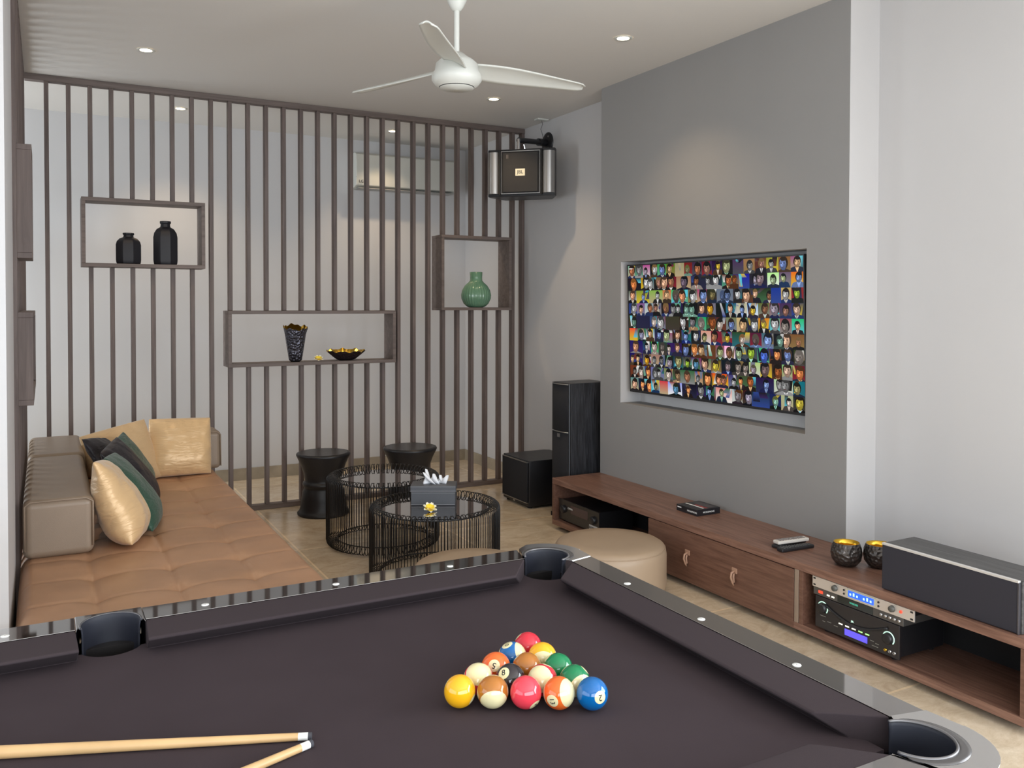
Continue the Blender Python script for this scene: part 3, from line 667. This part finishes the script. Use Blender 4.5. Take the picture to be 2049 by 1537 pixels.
q = MB(); q.grid(110, 300, lambda u, v_: (SX0+(SX1-SX0)*u, SY0+(SY1-SY0)*v_, seat_h(SX0+(SX1-SX0)*u, SY0+(SY1-SY0)*v_)))
n0 = 111; k0 = 301
loop = [i for i in range(n0)]+[j*n0+n0-1 for j in range(1, k0)]+[(k0-1)*n0+i for i in range(n0-2, -1, -1)]+[j*n0 for j in range(k0-2, 0, -1)]
b0 = len(q.v)
for i in loop: x, y, z_ = q.v[i]; q.v.append((x, y, .10))
for i in range(len(loop)):
    j = (i+1) % len(loop); q.f.append((loop[i], loop[j], b0+j, b0+i)); q.mi.append(0)
q.f.append(tuple(b0+i for i in range(len(loop)))[::-1]); q.mi.append(0)
o = q.build('seat_cushion', M_leather, sf, smooth=True)
def cushion_block(nm, x0, x1, y0, y1, z0, z1, m, bev=.035):
    q = MB()
    nx, ny, nz = 8, 12, 6
    q.box(x0, x1, y0, y1, z0, z1)
    o = q.build(nm, m, sf, bevel=bev, seg=5)
    return o
cushion_block('back_cushion', -.088, .188, 4.185, 5.42, .402, .655, M_leather2)
cushion_block('back_cushion', -.088, .200, 5.425, 6.19, .402, .660, M_leather2)
cushion_block('back_cushion', .205, 1.035, 5.96, 6.20, .402, .655, M_leather2)
for nm, pts in (('piping', [(-.080, 4.187, .44), (-.080, 4.187, .635), (-.06, 4.187, .651), (.155, 4.187, .651), (.182, 4.187, .635), (.182, 4.187, .44)]),
                ('piping', [(.30, 5.963, .651), (1.00, 5.963, .651), (1.028, 5.963, .63), (1.030, 5.963, .42)])):
    MB().tube(pts, .004, 6).build(nm, M_leather2, sf, smooth=True)

# ------------------------------------------------------------------ cushions
def pillow(label, m, w_, h_, t_, M, seed=0, cat='cushion', wr=.006):
    q = MB(); n = 30
    def P(u, v_, s):
        a, b_ = 2*u-1, 2*v_-1
        rc = 1-.085*a*a*b_*b_; px = rc*w_/2*a*(1-.07*(1-b_*b_)*abs(a)); pz = rc*h_/2*b_*(1-.07*(1-a*a)*abs(b_))
        th = t_/2*((1-a**4)*(1-b_**4))**.5*(.35+.65*math.sqrt(max(0, (1-a*a)*(1-b_*b_))))*(1-.38*b_*(1-.3*b_*b_))
        ns = noise.noise(Vector((px*9+seed, pz*9, seed+s*3)))*wr+noise.noise(Vector((px*26+seed, pz*18, seed*2+s)))*wr*.5
        e = min(1-abs(a), 1-abs(b_)); crease = .004*math.sin(60*(px if abs(b_) > abs(a) else pz)+seed)*math.exp(-e*7)*(1 if e > .001 else 0)
        return (px, s*(th+(ns+crease)*(1 if e > .01 else 0)), pz)
    q.grid(n, n, lambda u, v_: P(u, v_, -1)); q.grid(n, n, lambda u, v_: P(u, v_, 1), flip=True)
    o = q.build('cushion', m, None, smooth=True)
    bm = bmesh.new(); bm.from_mesh(o.data); bmesh.ops.remove_doubles(bm, verts=bm.verts, dist=.0004); bmesh.ops.recalc_face_normals(bm, faces=bm.faces); bm.to_mesh(o.data); bm.free()
    sm = o.modifiers.new('sub', 'SUBSURF'); sm.levels = 1; sm.render_levels = 1
    inv = M.inverted()
    for v_ in o.data.vertices:      # the underside settles flat on the seat, the back against the back rest
        p_ = M @ v_.co
        if p_.z < .407: p_.z = .407; v_.co = inv @ p_
    o.matrix_world = M; return tag(o, label, cat)
M_goldf = satin('gold_satin', (.74, .50, .26), .36, 7, .7, .3, .12, (1, 1, 4))
M_goldv = satin('gold_velvet', (.64, .44, .24), .42, 12, .5, .3, .1)
M_greenf = satin('green_velvet', (.022, .075, .047), .5, 16, .6, .15)
M_blackf = satin('black_satin', (.014, .012, .018), .45, 8, .5, .0)
def lean(cx, cy, cz, tilt, yaw_, roll=0): return T(cx, cy, cz) @ Rz(yaw_) @ Rx(tilt) @ Ry(roll)
# cushions against the rear back rest: local y is thickness, local z height
pillow('large gold satin cushion upright against the rear backrest', M_goldf, .415, .41, .17, lean(.760, 5.845, .582, rad(-14), rad(2), rad(2)), 1, wr=.012)
pillow('gold cushion in the corner behind the dark cushions', M_goldv, .44, .42, .15, lean(.410, 5.76, .560, rad(-16), rad(14), rad(-11)), 5)
pillow('green cushion mostly hidden behind the black cushions', M_greenf, .42, .40, .12, lean(.445, 5.42, .56, rad(-28), rad(72), rad(-6)), 9)
pillow('black satin cushion behind, its corner over the left backrest', M_blackf, .46, .44, .13, lean(.34, 5.18, .60, rad(-36), rad(76), rad(10)), 12)
pillow('black satin cushion in front, leaning on the left backrest', M_blackf, .46, .46, .15, lean(.395, 4.93, .585, rad(-30), rad(74), rad(-3)), 17)
pillow('green velvet cushion between the gold and the black cushion', M_greenf, .44, .46, .14, lean(.378, 4.60, .580, rad(-31), rad(82), rad(6)), 21)
pillow('gold satin cushion nearest the camera, leaning on the left backrest', M_goldf, .43, .45, .19, lean(.292, 4.36, .588, rad(-23), rad(84), rad(9)), 27, wr=.010)

# ------------------------------------------------------------------ poufs
def pouf(x, y, r, h, label):
    t = thing('pouf', label, 'pouf', (x, y, 0))
    MB().lathe([(r*.90, .0), (r*.965, .018), (r, .06), (r, h-.055), (r*.985, h-.03), (r*.97, h-.024)], 72, None, cap0=True).build('body', M_pouf, t, smooth=True)
    MB().lathe([(r*.97, h-.024), (r*.955, h-.012), (r*.90, h-.002), (r*.6, h+.006), (.001, h+.009)], 72).build('top', M_pouf, t, smooth=True)
    q = MB(); q.tube([(r*.972*math.cos(a), r*.972*math.sin(a), h-.023) for a in [2*PI*i/72 for i in range(72)]], .0028, 6, True); q.build('seam_piping', M_pouf, t, smooth=True)
pouf(2.60, 3.70, .293, .262, 'round beige leather pouf in front of the walnut bench')
pouf(1.795, 3.69, .288, .262, 'round beige leather pouf mostly hidden behind the pool table rail')

# ------------------------------------------------------------------ drum stools
def stool(x, y, s, label):
    t = thing('drum_stool', label, 'stool', (x, y, 0))
    P = [(.170, 0), (.182, .004), (.184, .016), (.172, .026), (.163, .05), (.155, .11), (.146, .165), (.136, .185), (.134, .200), (.143, .206), (.146, .218), (.143, .230), (.133, .236), (.131, .25), (.140, .30), (.160, .36), (.186, .415), (.191, .428), (.186, .438), (.170, .441)]
    MB().lathe([(a*s, b_) for a, b_ in P], 72, None, cap0=True).build('body', M_stool, t, smooth=True)
    MB().lathe([(.170*s, .441), (.12*s, .440), (.001, .4395)], 60).build('seat', mat('stool_top', (.030, .026, .025), .35, bump=.3, bscale=30), t, smooth=True)
stool(1.75, 6.045, 1.0, 'black carved drum stool by the slats, the left one')
stool(2.39, 5.985, 1.05, 'black carved drum stool by the slats, behind the taller wire table')

# ------------------------------------------------------------------ wire tables
def wire_table(x, y, ro, ri, zt, label, N=64, seed=0):
    t = thing('wire_table', label, 'coffee table', (x, y, 0))
    rm = (ro+ri)/2; ra = (ro-ri)/2; q = MB(); wr = .0024
    prof = []
    for k in range(7): a = PI-PI*k/6; prof.append((rm+ra*math.cos(a), zt-ra*.1+ra*1.0*math.sin(a)))   # top arch, inner to outer
    for k in range(1, 4): prof.append((ro, zt+(ra+.006-zt)*k/4))
    for k in range(7): a = -PI*k/6; prof.append((rm+ra*math.cos(a), ra+.006+ra*math.sin(a)))
    for i in range(N):
        a0 = 2*PI*i/N; dw = 2*PI/N*.27; pts = []
        n = len(prof)
        for s in (1, -1):
            seq = prof if s == 1 else prof[::-1]
            for k, (r_, z_) in enumerate(seq):
                f = 1.0
                if r_ < rm: f = 1.6
                if abs(r_-ri) < 1e-4: f = .85
                a = a0+s*dw*f*(ro/r_ if r_ < rm else 1)
                pts.append((r_*math.cos(a), r_*math.sin(a), z_))
        q.tube(pts, wr, 5, closed=True)
    q.build('wire_cage', M_wire, t, smooth=True)
    for nm, zz in (('upper_ring', zt-.004), ('lower_ring', ra+.008)):
        u = MB(); u.tube([((ri+.001)*math.cos(a), (ri+.001)*math.sin(a), zz) for a in [2*PI*i/72 for i in range(72)]], .0035, 6, True); u.build(nm, M_wire, t, smooth=True)
    MB().lathe([(.001, zt-.008), (ri-.002, zt-.008), (ri-.002, zt), (.001, zt)], 72).build('glass_top', M_glass, t, auto=30)
wire_table(1.870, 5.135, .353, .282, .405, 'taller black wire table with bare mirror-black top, behind left')
wire_table(1.895, 4.375, .360, .300, .375, 'lower black wire table carrying a tissue box and a flower')
tb = thing('tissue_box', 'slate grey leather tissue box on the lower wire table', 'tissue box', (1.930, 4.470, .3755), rad(-28.0))
M_slate = mat('slate_leather', (.075, .080, .092), .5, bump=.15, bscale=300)
MB().box(-.123, .123, -.065, .065, 0, .076).build('base', M_slate, tb, bevel=.003)
MB().box(-.127, .127, -.069, .069, .076, .112).build('lid', M_slate, tb, bevel=.004)
q = MB()
for zz in (.006, .071, .082, .105): q.box(-.1275 if zz > .075 else -.1235, .1275 if zz > .075 else .1235, -.0697 if zz > .075 else -.0657, -.069 if zz > .075 else -.065, zz, zz+.0012)
q.build('stitching', mat('pale_thread', (.35, .35, .36), .7), tb)
q = MB()
def fold(pts): q.add(pts, [(0, 1, 2), (0, 2, 3)][:len(pts)-2])
for (a, b_, px, h_, yy) in ((-.065, -.005, -.045, .085, .01), (-.05, .04, .0, .062, -.012), (-.01, .075, .078, .052, -.004), (-.06, .02, -.055, .07, -.018), (.0, .06, .035, .05, .014)):
    m_ = 8
    def ff(u, v_, a=a, b_=b_, px=px, h_=h_, yy=yy):
        x = (a+(b_-a)*u)*(1-v_)+px*v_+.006*math.sin(5*u+3*v_); return (x, yy+.014*math.sin(3*v_+4*u)*(1-v_*.3), .110+h_*v_*(1-.15*abs(u-.5)))
    q.grid(m_, m_, ff)
q.norecalc = True; o = q.build('tissue', mat('white_tissue', (.82, .84, .88), .9), tb, smooth=True); sl = o.modifiers.new('s', 'SOLIDIFY'); sl.thickness = .0012
flower((1.838, 4.318, .381), .040, 'yellow and white frangipani flower on the wire table before the tissue box', 6, rad(24), 2)

# ------------------------------------------------------------------ pool table
pt = thing('pool_table', 'large pool table with black cloth and polished rails in the foreground', 'pool table', (.12, 1.434, 0))
# local coordinates: x along the long side. half sizes
NXh, NYh = 1.020, .475      # cushion noses
SXh, SYh = 1.110, .572      # cloth / rail seam
OXh, OYh = 1.178, .652      # outer edge
ZB, ZN, ZR = .772, .809, .816
PC = [(1.074, .563, .060), (-1.074, .563, .060), (1.074, -.563, .060), (-1.074, -.563, .060), (0, .576, .060), (0, -.576, .060)]
def arc(cx, cy, r, a0, a1, n=20): return [(cx+r*math.cos(rad(a0+(a1-a0)*i/n)), cy+r*math.sin(rad(a0+(a1-a0)*i/n))) for i in range(n+1)]
# slate bed with the pocket mouths cut out of its outline
bx_, by_ = 1.075, .545
out = []
out += arc(1.075, .555, .066, 180+8, 270-8, 14)[::-1]   # corner ++ (walk anticlockwise)
def corner(sx, sy):
    pts = arc(1.074, .563, .064, 172, 278, 16); pts = [(sx*x, sy*y) for x, y in pts]; return pts
out = []
c1 = corner(1, 1)       # from top side towards right side: angle 172 -> 278
out = [(-.058, by_)]
# go clockwise: start middle top-left of side pocket, build as: left part of the top edge, corner -+, left edge, corner --, bottom, corner +-, right edge, corner ++, top edge, side pocket
top_side = arc(0, by_+.030, .063, 205, 335, 14)          # side pocket mouth on the +y side (dips inwards)
bot_side = [(x, -y) for x, y in top_side]
out = top_side + corner(1, 1) + [(x, -y) for x, y in corner(1, 1)][::-1] + bot_side[::-1] + corner(-1, -1) + corner(-1, 1)[::-1]
MB().prism(out, ZB-.03, ZB).build('cloth_bed', M_cloth, pt)
# cushions
def cushion(p0, p1, nrm, c0, c1, rail):   # nose line p0 -> p1, nrm points outwards, c0/c1: cut-back of the ends
    p0 = Vector((*p0, 0)); p1 = Vector((*p1, 0)); n = Vector((*nrm, 0)); t = (p1-p0).normalized(); Wd = (SXh-NXh) if abs(n.x) > .5 else (SYh-NYh)
    sec = [(0.042, ZB+.001), (.007, ZN-.011), (0, ZN-.005), (.003, ZN), (.03, ZN+.003), (Wd, ZR), (Wd, ZB-.02), (.042, ZB-.02)]
    vs = []; kk = len(sec)
    stations = [(0, c0), (.02, c0*.72), (.05, c0*.45), (.09, c0*.3)]
    for (d, z_) in sec: 
        f = d/Wd; vs.append(tuple(p0+n*d-t*(f*c0)*0+t*(-c0*f)+Vector((0, 0, z_))))
    for (d, z_) in sec:
        f = d/Wd; vs.append(tuple(p1+n*d+t*(c1*f)+Vector((0, 0, z_))))
    q = MB(); q.add(vs, [tuple(range(kk))[::-1], tuple(range(kk, 2*kk))]+[(i, (i+1) % kk, kk+(i+1) % kk, kk+i) for i in range(kk)])
    return q.build('cushion', M_cush, rail, bevel=.003, seg=2)
def rail_piece(out_, nm='rail', m=M_gloss, z0=ZR-.055, z1=ZR+.001, bev=.0007): return MB().prism(out_, z0, z1).build(nm, m, pt, bevel=bev, seg=3)
cc = .112     # where the corner castings begin, measured from the outer corner
for sx in (-1, 1):
    for sy in (-1, 1):
        x0_, x1_ = .068, 1.010
        r_ = rail_piece([(sx*x0_, sy*SYh), (sx*x1_, sy*SYh), (sx*(x1_+.02), sy*OYh), (sx*x0_, sy*OYh)])
        cushion((sx*.064, sy*NYh), (sx*.932, sy*NYh), (0, sy), -.004, .078, r_)
        for dx in ((.437, ) if False else (.196, .500, .805)): 
            MB().lathe([(.0085, ZR+.0012), (.0080, ZR+.0022), (.001, ZR+.0024)], 24, T(sx*dx, sy*.603, 0)).build('sight', M_diam, r_, smooth=True)
    r_ = rail_piece([(sx*SXh, -.490), (sx*SXh, .490), (sx*OXh, .505), (sx*OXh, -.505)])
    cushion((sx*NXh, -.405), (sx*NXh, .405), (sx, 0), .085, .085, r_)
    for dy in (-.270, 0, .270): MB().lathe([(.0085, ZR+.0012), (.0080, ZR+.0022), (.001, ZR+.0024)], 24, T(sx*1.129, dy, 0)).build('sight', M_diam, r_, smooth=True)
# corner castings
def corner_cast(sx, sy):
    cx, cy, r = 1.074, .563, .060; OYc = .680
    inner = [(cx+r*math.cos(rad(a)), cy+r*math.sin(rad(a))) for a in range(158, -69, -8)]   # around the outside of the pocket
    outer = [(OXh+.001, .506), (OXh+.006, OYc-.11)]+[(OXh+.008-.11+.11*math.cos(rad(a)), OYc-.11+.11*math.sin(rad(a))) for a in range(0, 91, 9)]+[(1.040, OYh+.003), (1.011, SYh+.003), (1.008, SYh-.0)]
    pts = inner+[(SXh, .491)]+outer
    pts = [(sx*x, sy*y) for x, y in pts]
    if sx*sy < 0: pts = pts[::-1]
    rail_piece(pts, 'corner_casting', M_cast, ZR-.060, ZR+.0025, .003)
for sx in (-1, 1):
    for sy in (-1, 1): corner_cast(sx, sy)
for sy in (-1, 1):
    inner = [((.0605)*math.cos(rad(a)), .576+.0605*math.sin(rad(a))) for a in range(180, -1, -9)]
    pts = inner+[(.0675, .560), (.0675, OYh+.003), (-.0675, OYh+.003), (-.0675, .560)]
    pts = [(x, sy*y) for x, y in pts]
    rail_piece(pts, 'side_casting', M_gloss, ZR-.058, ZR+.0025, .003)
# pocket cups and their lips
for (cx, cy, r) in PC:
    side = abs(cx) < .1; sgx = 1 if cx > 0 else -1; sgy = 1 if cy > 0 else -1
    mid = 90*sgy if side else math.degrees(math.atan2(sgy, sgx)); span = 100 if side else 122
    q = MB(); R_ = r*.995
    def cup(u, v_, cx=cx, cy=cy, R_=R_, mid=mid, span=span):
        a = rad(mid-span+2*span*u); prof = [(1.03, ZR+.0045), (.985, ZR+.002), (.96, ZR-.01), (.95, ZB-.02), (.90, ZB-.07), (.72, ZB-.105), (.35, ZB-.118), (.02, ZB-.12)]
        k = v_*7; i = int(min(6, k)); f = k-i; rr_, zz = [prof[i][0]+(prof[i+1][0]-prof[i][0])*f, prof[i][1]+(prof[i+1][1]-prof[i][1])*f]
        return (cx+R_*rr_*math.cos(a), cy+R_*rr_*math.sin(a), zz)
    q.grid(40, 14, cup)
    o = q.build('pocket_liner', M_liner, pt, smooth=True); s_ = o.modifiers.new('s', 'SOLIDIFY'); s_.thickness = .003; s_.offset = 1
    if not side:
        q = MB(); q.grid(40, 3, lambda u, v_, cx=cx, cy=cy, mid=mid: (cx+r*(.99+(.02+.30*math.sin(PI*u)**.5)*v_)*math.cos(rad(mid-112+224*u)), cy+r*(.99+(.02+.30*math.sin(PI*u)**.5)*v_)*math.sin(rad(mid-112+224*u)), ZR+.0045-.001*v_))
        o = q.build('pocket_collar', mat('collar_dark', (.09, .085, .085), .25, .3), pt, smooth=True); s_ = o.modifiers.new('s', 'SOLIDIFY'); s_.thickness = .0025; s_.offset = -1
    # bottom of the cup under the bed
    MB().lathe([(R_*.93, ZB-.032), (R_*.90, ZB-.07), (R_*.7, ZB-.106), (.001, ZB-.12)], 36, T(cx, cy, 0)).build('pocket_cup', M_liner, pt, smooth=True)
    q = MB(); q.tube([(cx+R_*1.0*math.cos(a), cy+R_*1.0*math.sin(a), ZR+.004) for a in [rad(mid-span+2*span*i/40) for i in range(41)]], .0026, 6)
    q.build('pocket_lip', mat('lip_grey', (.18, .175, .18), .35, .5), pt, smooth=True)
# body
ap = MB(); e = .02
ap.prism([(-OXh+e, -OYh+e), (OXh-e, -OYh+e), (OXh-e, OYh-e), (-OXh+e, OYh-e)], .56, ZB-.125)
ap.build('body', mat('table_body', (.02, .018, .018), .35), pt, bevel=.01)
q = MB()
for a in ((-OXh+e, OXh-e, OYh-e-.03, OYh-e), (-OXh+e, OXh-e, -OYh+e, -OYh+e+.03), (OXh-e-.03, OXh-e, -OYh+e, OYh-e), (-OXh+e, -OXh+e+.03, -OYh+e, OYh-e)): q.box(*a, .56, ZR-.056)
q.build('apron', mat('table_body', (.02, .018, .018), .35), pt)
for sx in (-1, 1):
    for sy in (-1, 1): MB().lathe([(.06, 0), (.055, .03), (.045, .06), (.06, .25), (.075, .56)], 28, T(sx*.93, sy*.42, 0), cap0=True).build('leg', mat('table_body', (.02, .018, .018), .35), pt, smooth=True)

# ------------------------------------------------------------------ pool balls
BR = .028575
CREAM = (.80, .72, .42)
def ball_mat(name, col, stripe):
    m, N, L, B = nt(name); tc = N.new('ShaderNodeTexCoord'); sx = N.new('ShaderNodeSeparateXYZ'); L.new(tc.outputs['Object'], sx.inputs[0])
    def mth(op, a, b_=None):
        n = N.new('ShaderNodeMath'); n.operation = op
        (L.new(a, n.inputs[0]) if hasattr(a, 'is_linked') else setattr(n.inputs[0], 'default_value', a))
        if b_ is not None: (L.new(b_, n.inputs[1]) if hasattr(b_, 'is_linked') else setattr(n.inputs[1], 'default_value', b_))
        return n.outputs[0]
    circ = mth('GREATER_THAN', mth('ABSOLUTE', sx.outputs[0]), BR*math.cos(rad(23)))
    fac = circ
    if stripe: fac = mth('MAXIMUM', circ, mth('GREATER_THAN', mth('ABSOLUTE', sx.outputs[2]), BR*.56))
    mx = N.new('ShaderNodeMixRGB'); mx.inputs[1].default_value = (*col, 1); mx.inputs[2].default_value = (*CREAM, 1)
    L.new(fac, mx.inputs[0]); L.new(mx.outputs[0], B.inputs['Base Color'])
    B.inputs['Roughness'].default_value = .08; B.inputs['Coat Weight'].default_value = .5; B.inputs['Coat Roughness'].default_value = .03
    return m
d_ = Vector((.205, -.121, 0)).normalized(); p_ = Vector((-d_.y, d_.x, 0)); 
base = Vector((.6545, 1.399, ZB+BR+.0005)); SP = .0597
camp = Vector((0, 0, 1.5))
def fine_text(body, size):
    v_, f_ = text_geo(body, size, 0); bm = bmesh.new(); vs = [bm.verts.new(p) for p in v_]
    for f in f_:
        try: bm.faces.new([vs[i] for i in f])
        except ValueError: pass
    bmesh.ops.remove_doubles(bm, verts=bm.verts, dist=1e-6); bmesh.ops.triangulate(bm, faces=bm.faces)
    for _ in range(3): bmesh.ops.subdivide_edges(bm, edges=[e for e in bm.edges if e.calc_length() > .0022], cuts=1, use_grid_fill=False); bmesh.ops.triangulate(bm, faces=bm.faces)
    bm.verts.index_update(); r = [tuple(v.co) for v in bm.verts], [tuple(v.index for v in f.verts) for f in bm.faces]; bm.free(); return r
def ball(row, k, num, col, stripe, nd, ax, label, upside=None):
    c_ = base+d_*(SP*(k+row*.5))+p_*(SP*.872*row)
    nv = (camp-c_).normalized(); rt = Vector((0, 0, 1)).cross(nv).normalized(); uv = nv.cross(rt)
    def D(t): 
        a, b_ = t[0], t[1]; s = t[2] if len(t) > 2 else math.sqrt(max(0, 1-a*a-b_*b_)); return (rt*a+uv*b_+nv*s).normalized()
    A = D(ax); X = D(nd) if nd else (A.cross(nv).normalized() if stripe else (rt*.72-uv*.69).normalized()); Z = (A-X*A.dot(X)).normalized(); Y = Z.cross(X)
    M = Matrix((X, Y, Z)).transposed().to_4x4(); M.translation = c_
    me = bpy.data.meshes.new('pool_ball'); bm = bmesh.new(); bmesh.ops.create_uvsphere(bm, u_segments=56, v_segments=32, radius=BR); bm.to_mesh(me); bm.free()
    me.polygons.foreach_set('use_smooth', [True]*len(me.polygons)); me.materials.append(ball_mat('ball_%d_paint' % num, col, stripe))
    o = bpy.data.objects.new('pool_ball', me); C.objects.link(o); o.matrix_world = M
    tag(o, label, 'pool ball', 'racked pool balls')
    v_, f_ = fine_text(str(num), .0155 if num < 10 else .0125)
    for s in (1, -1):
        vv = []
        for (x, y, z_) in v_:
            p = Vector((BR, x, y)).normalized()*(BR+.00016); vv.append((p.x*s, p.y*s, p.z))
        q = MB(); q.add(vv, f_); q.norecalc = True
        q.build('number', M_inkb, o)
YEL = (.88, .44, .01); BLU = (.0, .12, .38); RED = (.62, .018, .04); PNK = (.82, .055, .085); ORG = (.80, .14, .02); GRN = (.0, .20, .07); BRN = (.42, .15, .02); BLK = (.02, .015, .02)
B0 = .0
ball(0, 0, 1, YEL, False, (.85, -.52, .1), (0, .9, .3), 'yellow solid ball at the left end of the front row')
ball(0, 1, 15, BRN, True, None, (.08, -.80, .60), 'brown striped ball with cream base, second from left in the front row')
ball(0, 2, 3, PNK, False, (.60, -.76, .25), (0, .5, .8), 'plain pink-red ball in the middle of the front row')
ball(0, 3, 13, ORG, True, (-.43, -.50, .75), (.85, .05, .52), 'orange striped number 13 ball in the front row')
ball(0, 4, 2, BLU, False, (.52, -.22), (.25, -.95, .1), 'blue number 2 ball at the right end of the front row')
ball(1, 0, 11, PNK, True, None, (.05, .52, .85), 'cream and pink striped ball at the left end of the second row')
ball(1, 1, 8, BLK, False, (-.45, .40), (-.3, .8, .2), 'black number 8 ball')
ball(1, 2, 9, RED, True, None, (-.28, .10, .95), 'cream ball with red stripe at its upper right in the second row')
ball(1, 3, 14, GRN, True, None, (.55, -.55, .62), 'green striped ball at the right end of the second row')
ball(2, 0, 5, ORG, False, (-.12, .12), (-.3, -.9, .2), 'orange-red number 5 ball at the left of the third row')
ball(2, 1, 7, BRN, False, None, (0, 1, 0), 'brown solid ball in the centre of the rack')
ball(2, 2, 6, GRN, False, None, (0, 1, 0), 'green solid ball at the right of the third row')
ball(3, 0, 10, BLU, True, (-.38, .80, .45), (.88, .30, .35), 'blue striped ball with white edge near the apex of the rack')
ball(3, 1, 12, YEL, True, None, (.05, -.55, .82), 'yellow and cream striped ball near the apex of the rack')
ball(4, 0, 4, RED, False, None, (0, 1, 0), 'red solid ball at the far apex of the rack')

# ------------------------------------------------------------------ cues
def cue(tip, dr_, label, ln=1.18, rt_=.0062, rb=.0135):
    t = thing('pool_cue', label, 'pool cue', tip)
    dv = Vector((*dr_, 0)).normalized(); z0 = ZB+.0006
    def seg(a, b_, nm, m, n=14):
        pts = []; rs = []
        for i in range(n+1):
            s = a+(b_-a)*i/n; r_ = rt_+(rb-rt_)*min(1, s/.9); pts.append((dv.x*s, dv.y*s, z0+r_-tip[2])); rs.append(r_)
        return MB().tube(pts, rs, 20).build(nm, m, t, auto=40)
    seg(0, .006, 'tip', mat('cue_tip', (.05, .05, .06), .8), 1); seg(.006, .022, 'ferrule', mat('cue_ferrule', (.85, .85, .82), .3), 1)
    seg(.022, .75, 'shaft', mat('cue_maple', (.62, .40, .19), .35, var=.12, vscale=8)); seg(.75, ln, 'butt', mat('cue_butt', (.05, .02, .015), .3))
cue((.387, 1.409, ZB), (-.455, .178), 'pale maple pool cue lying across the cloth, the upper of two')
cue((.381, 1.386, ZB), (-.123, -.040), 'pale maple pool cue pointing to the lower left corner, the lower of two')
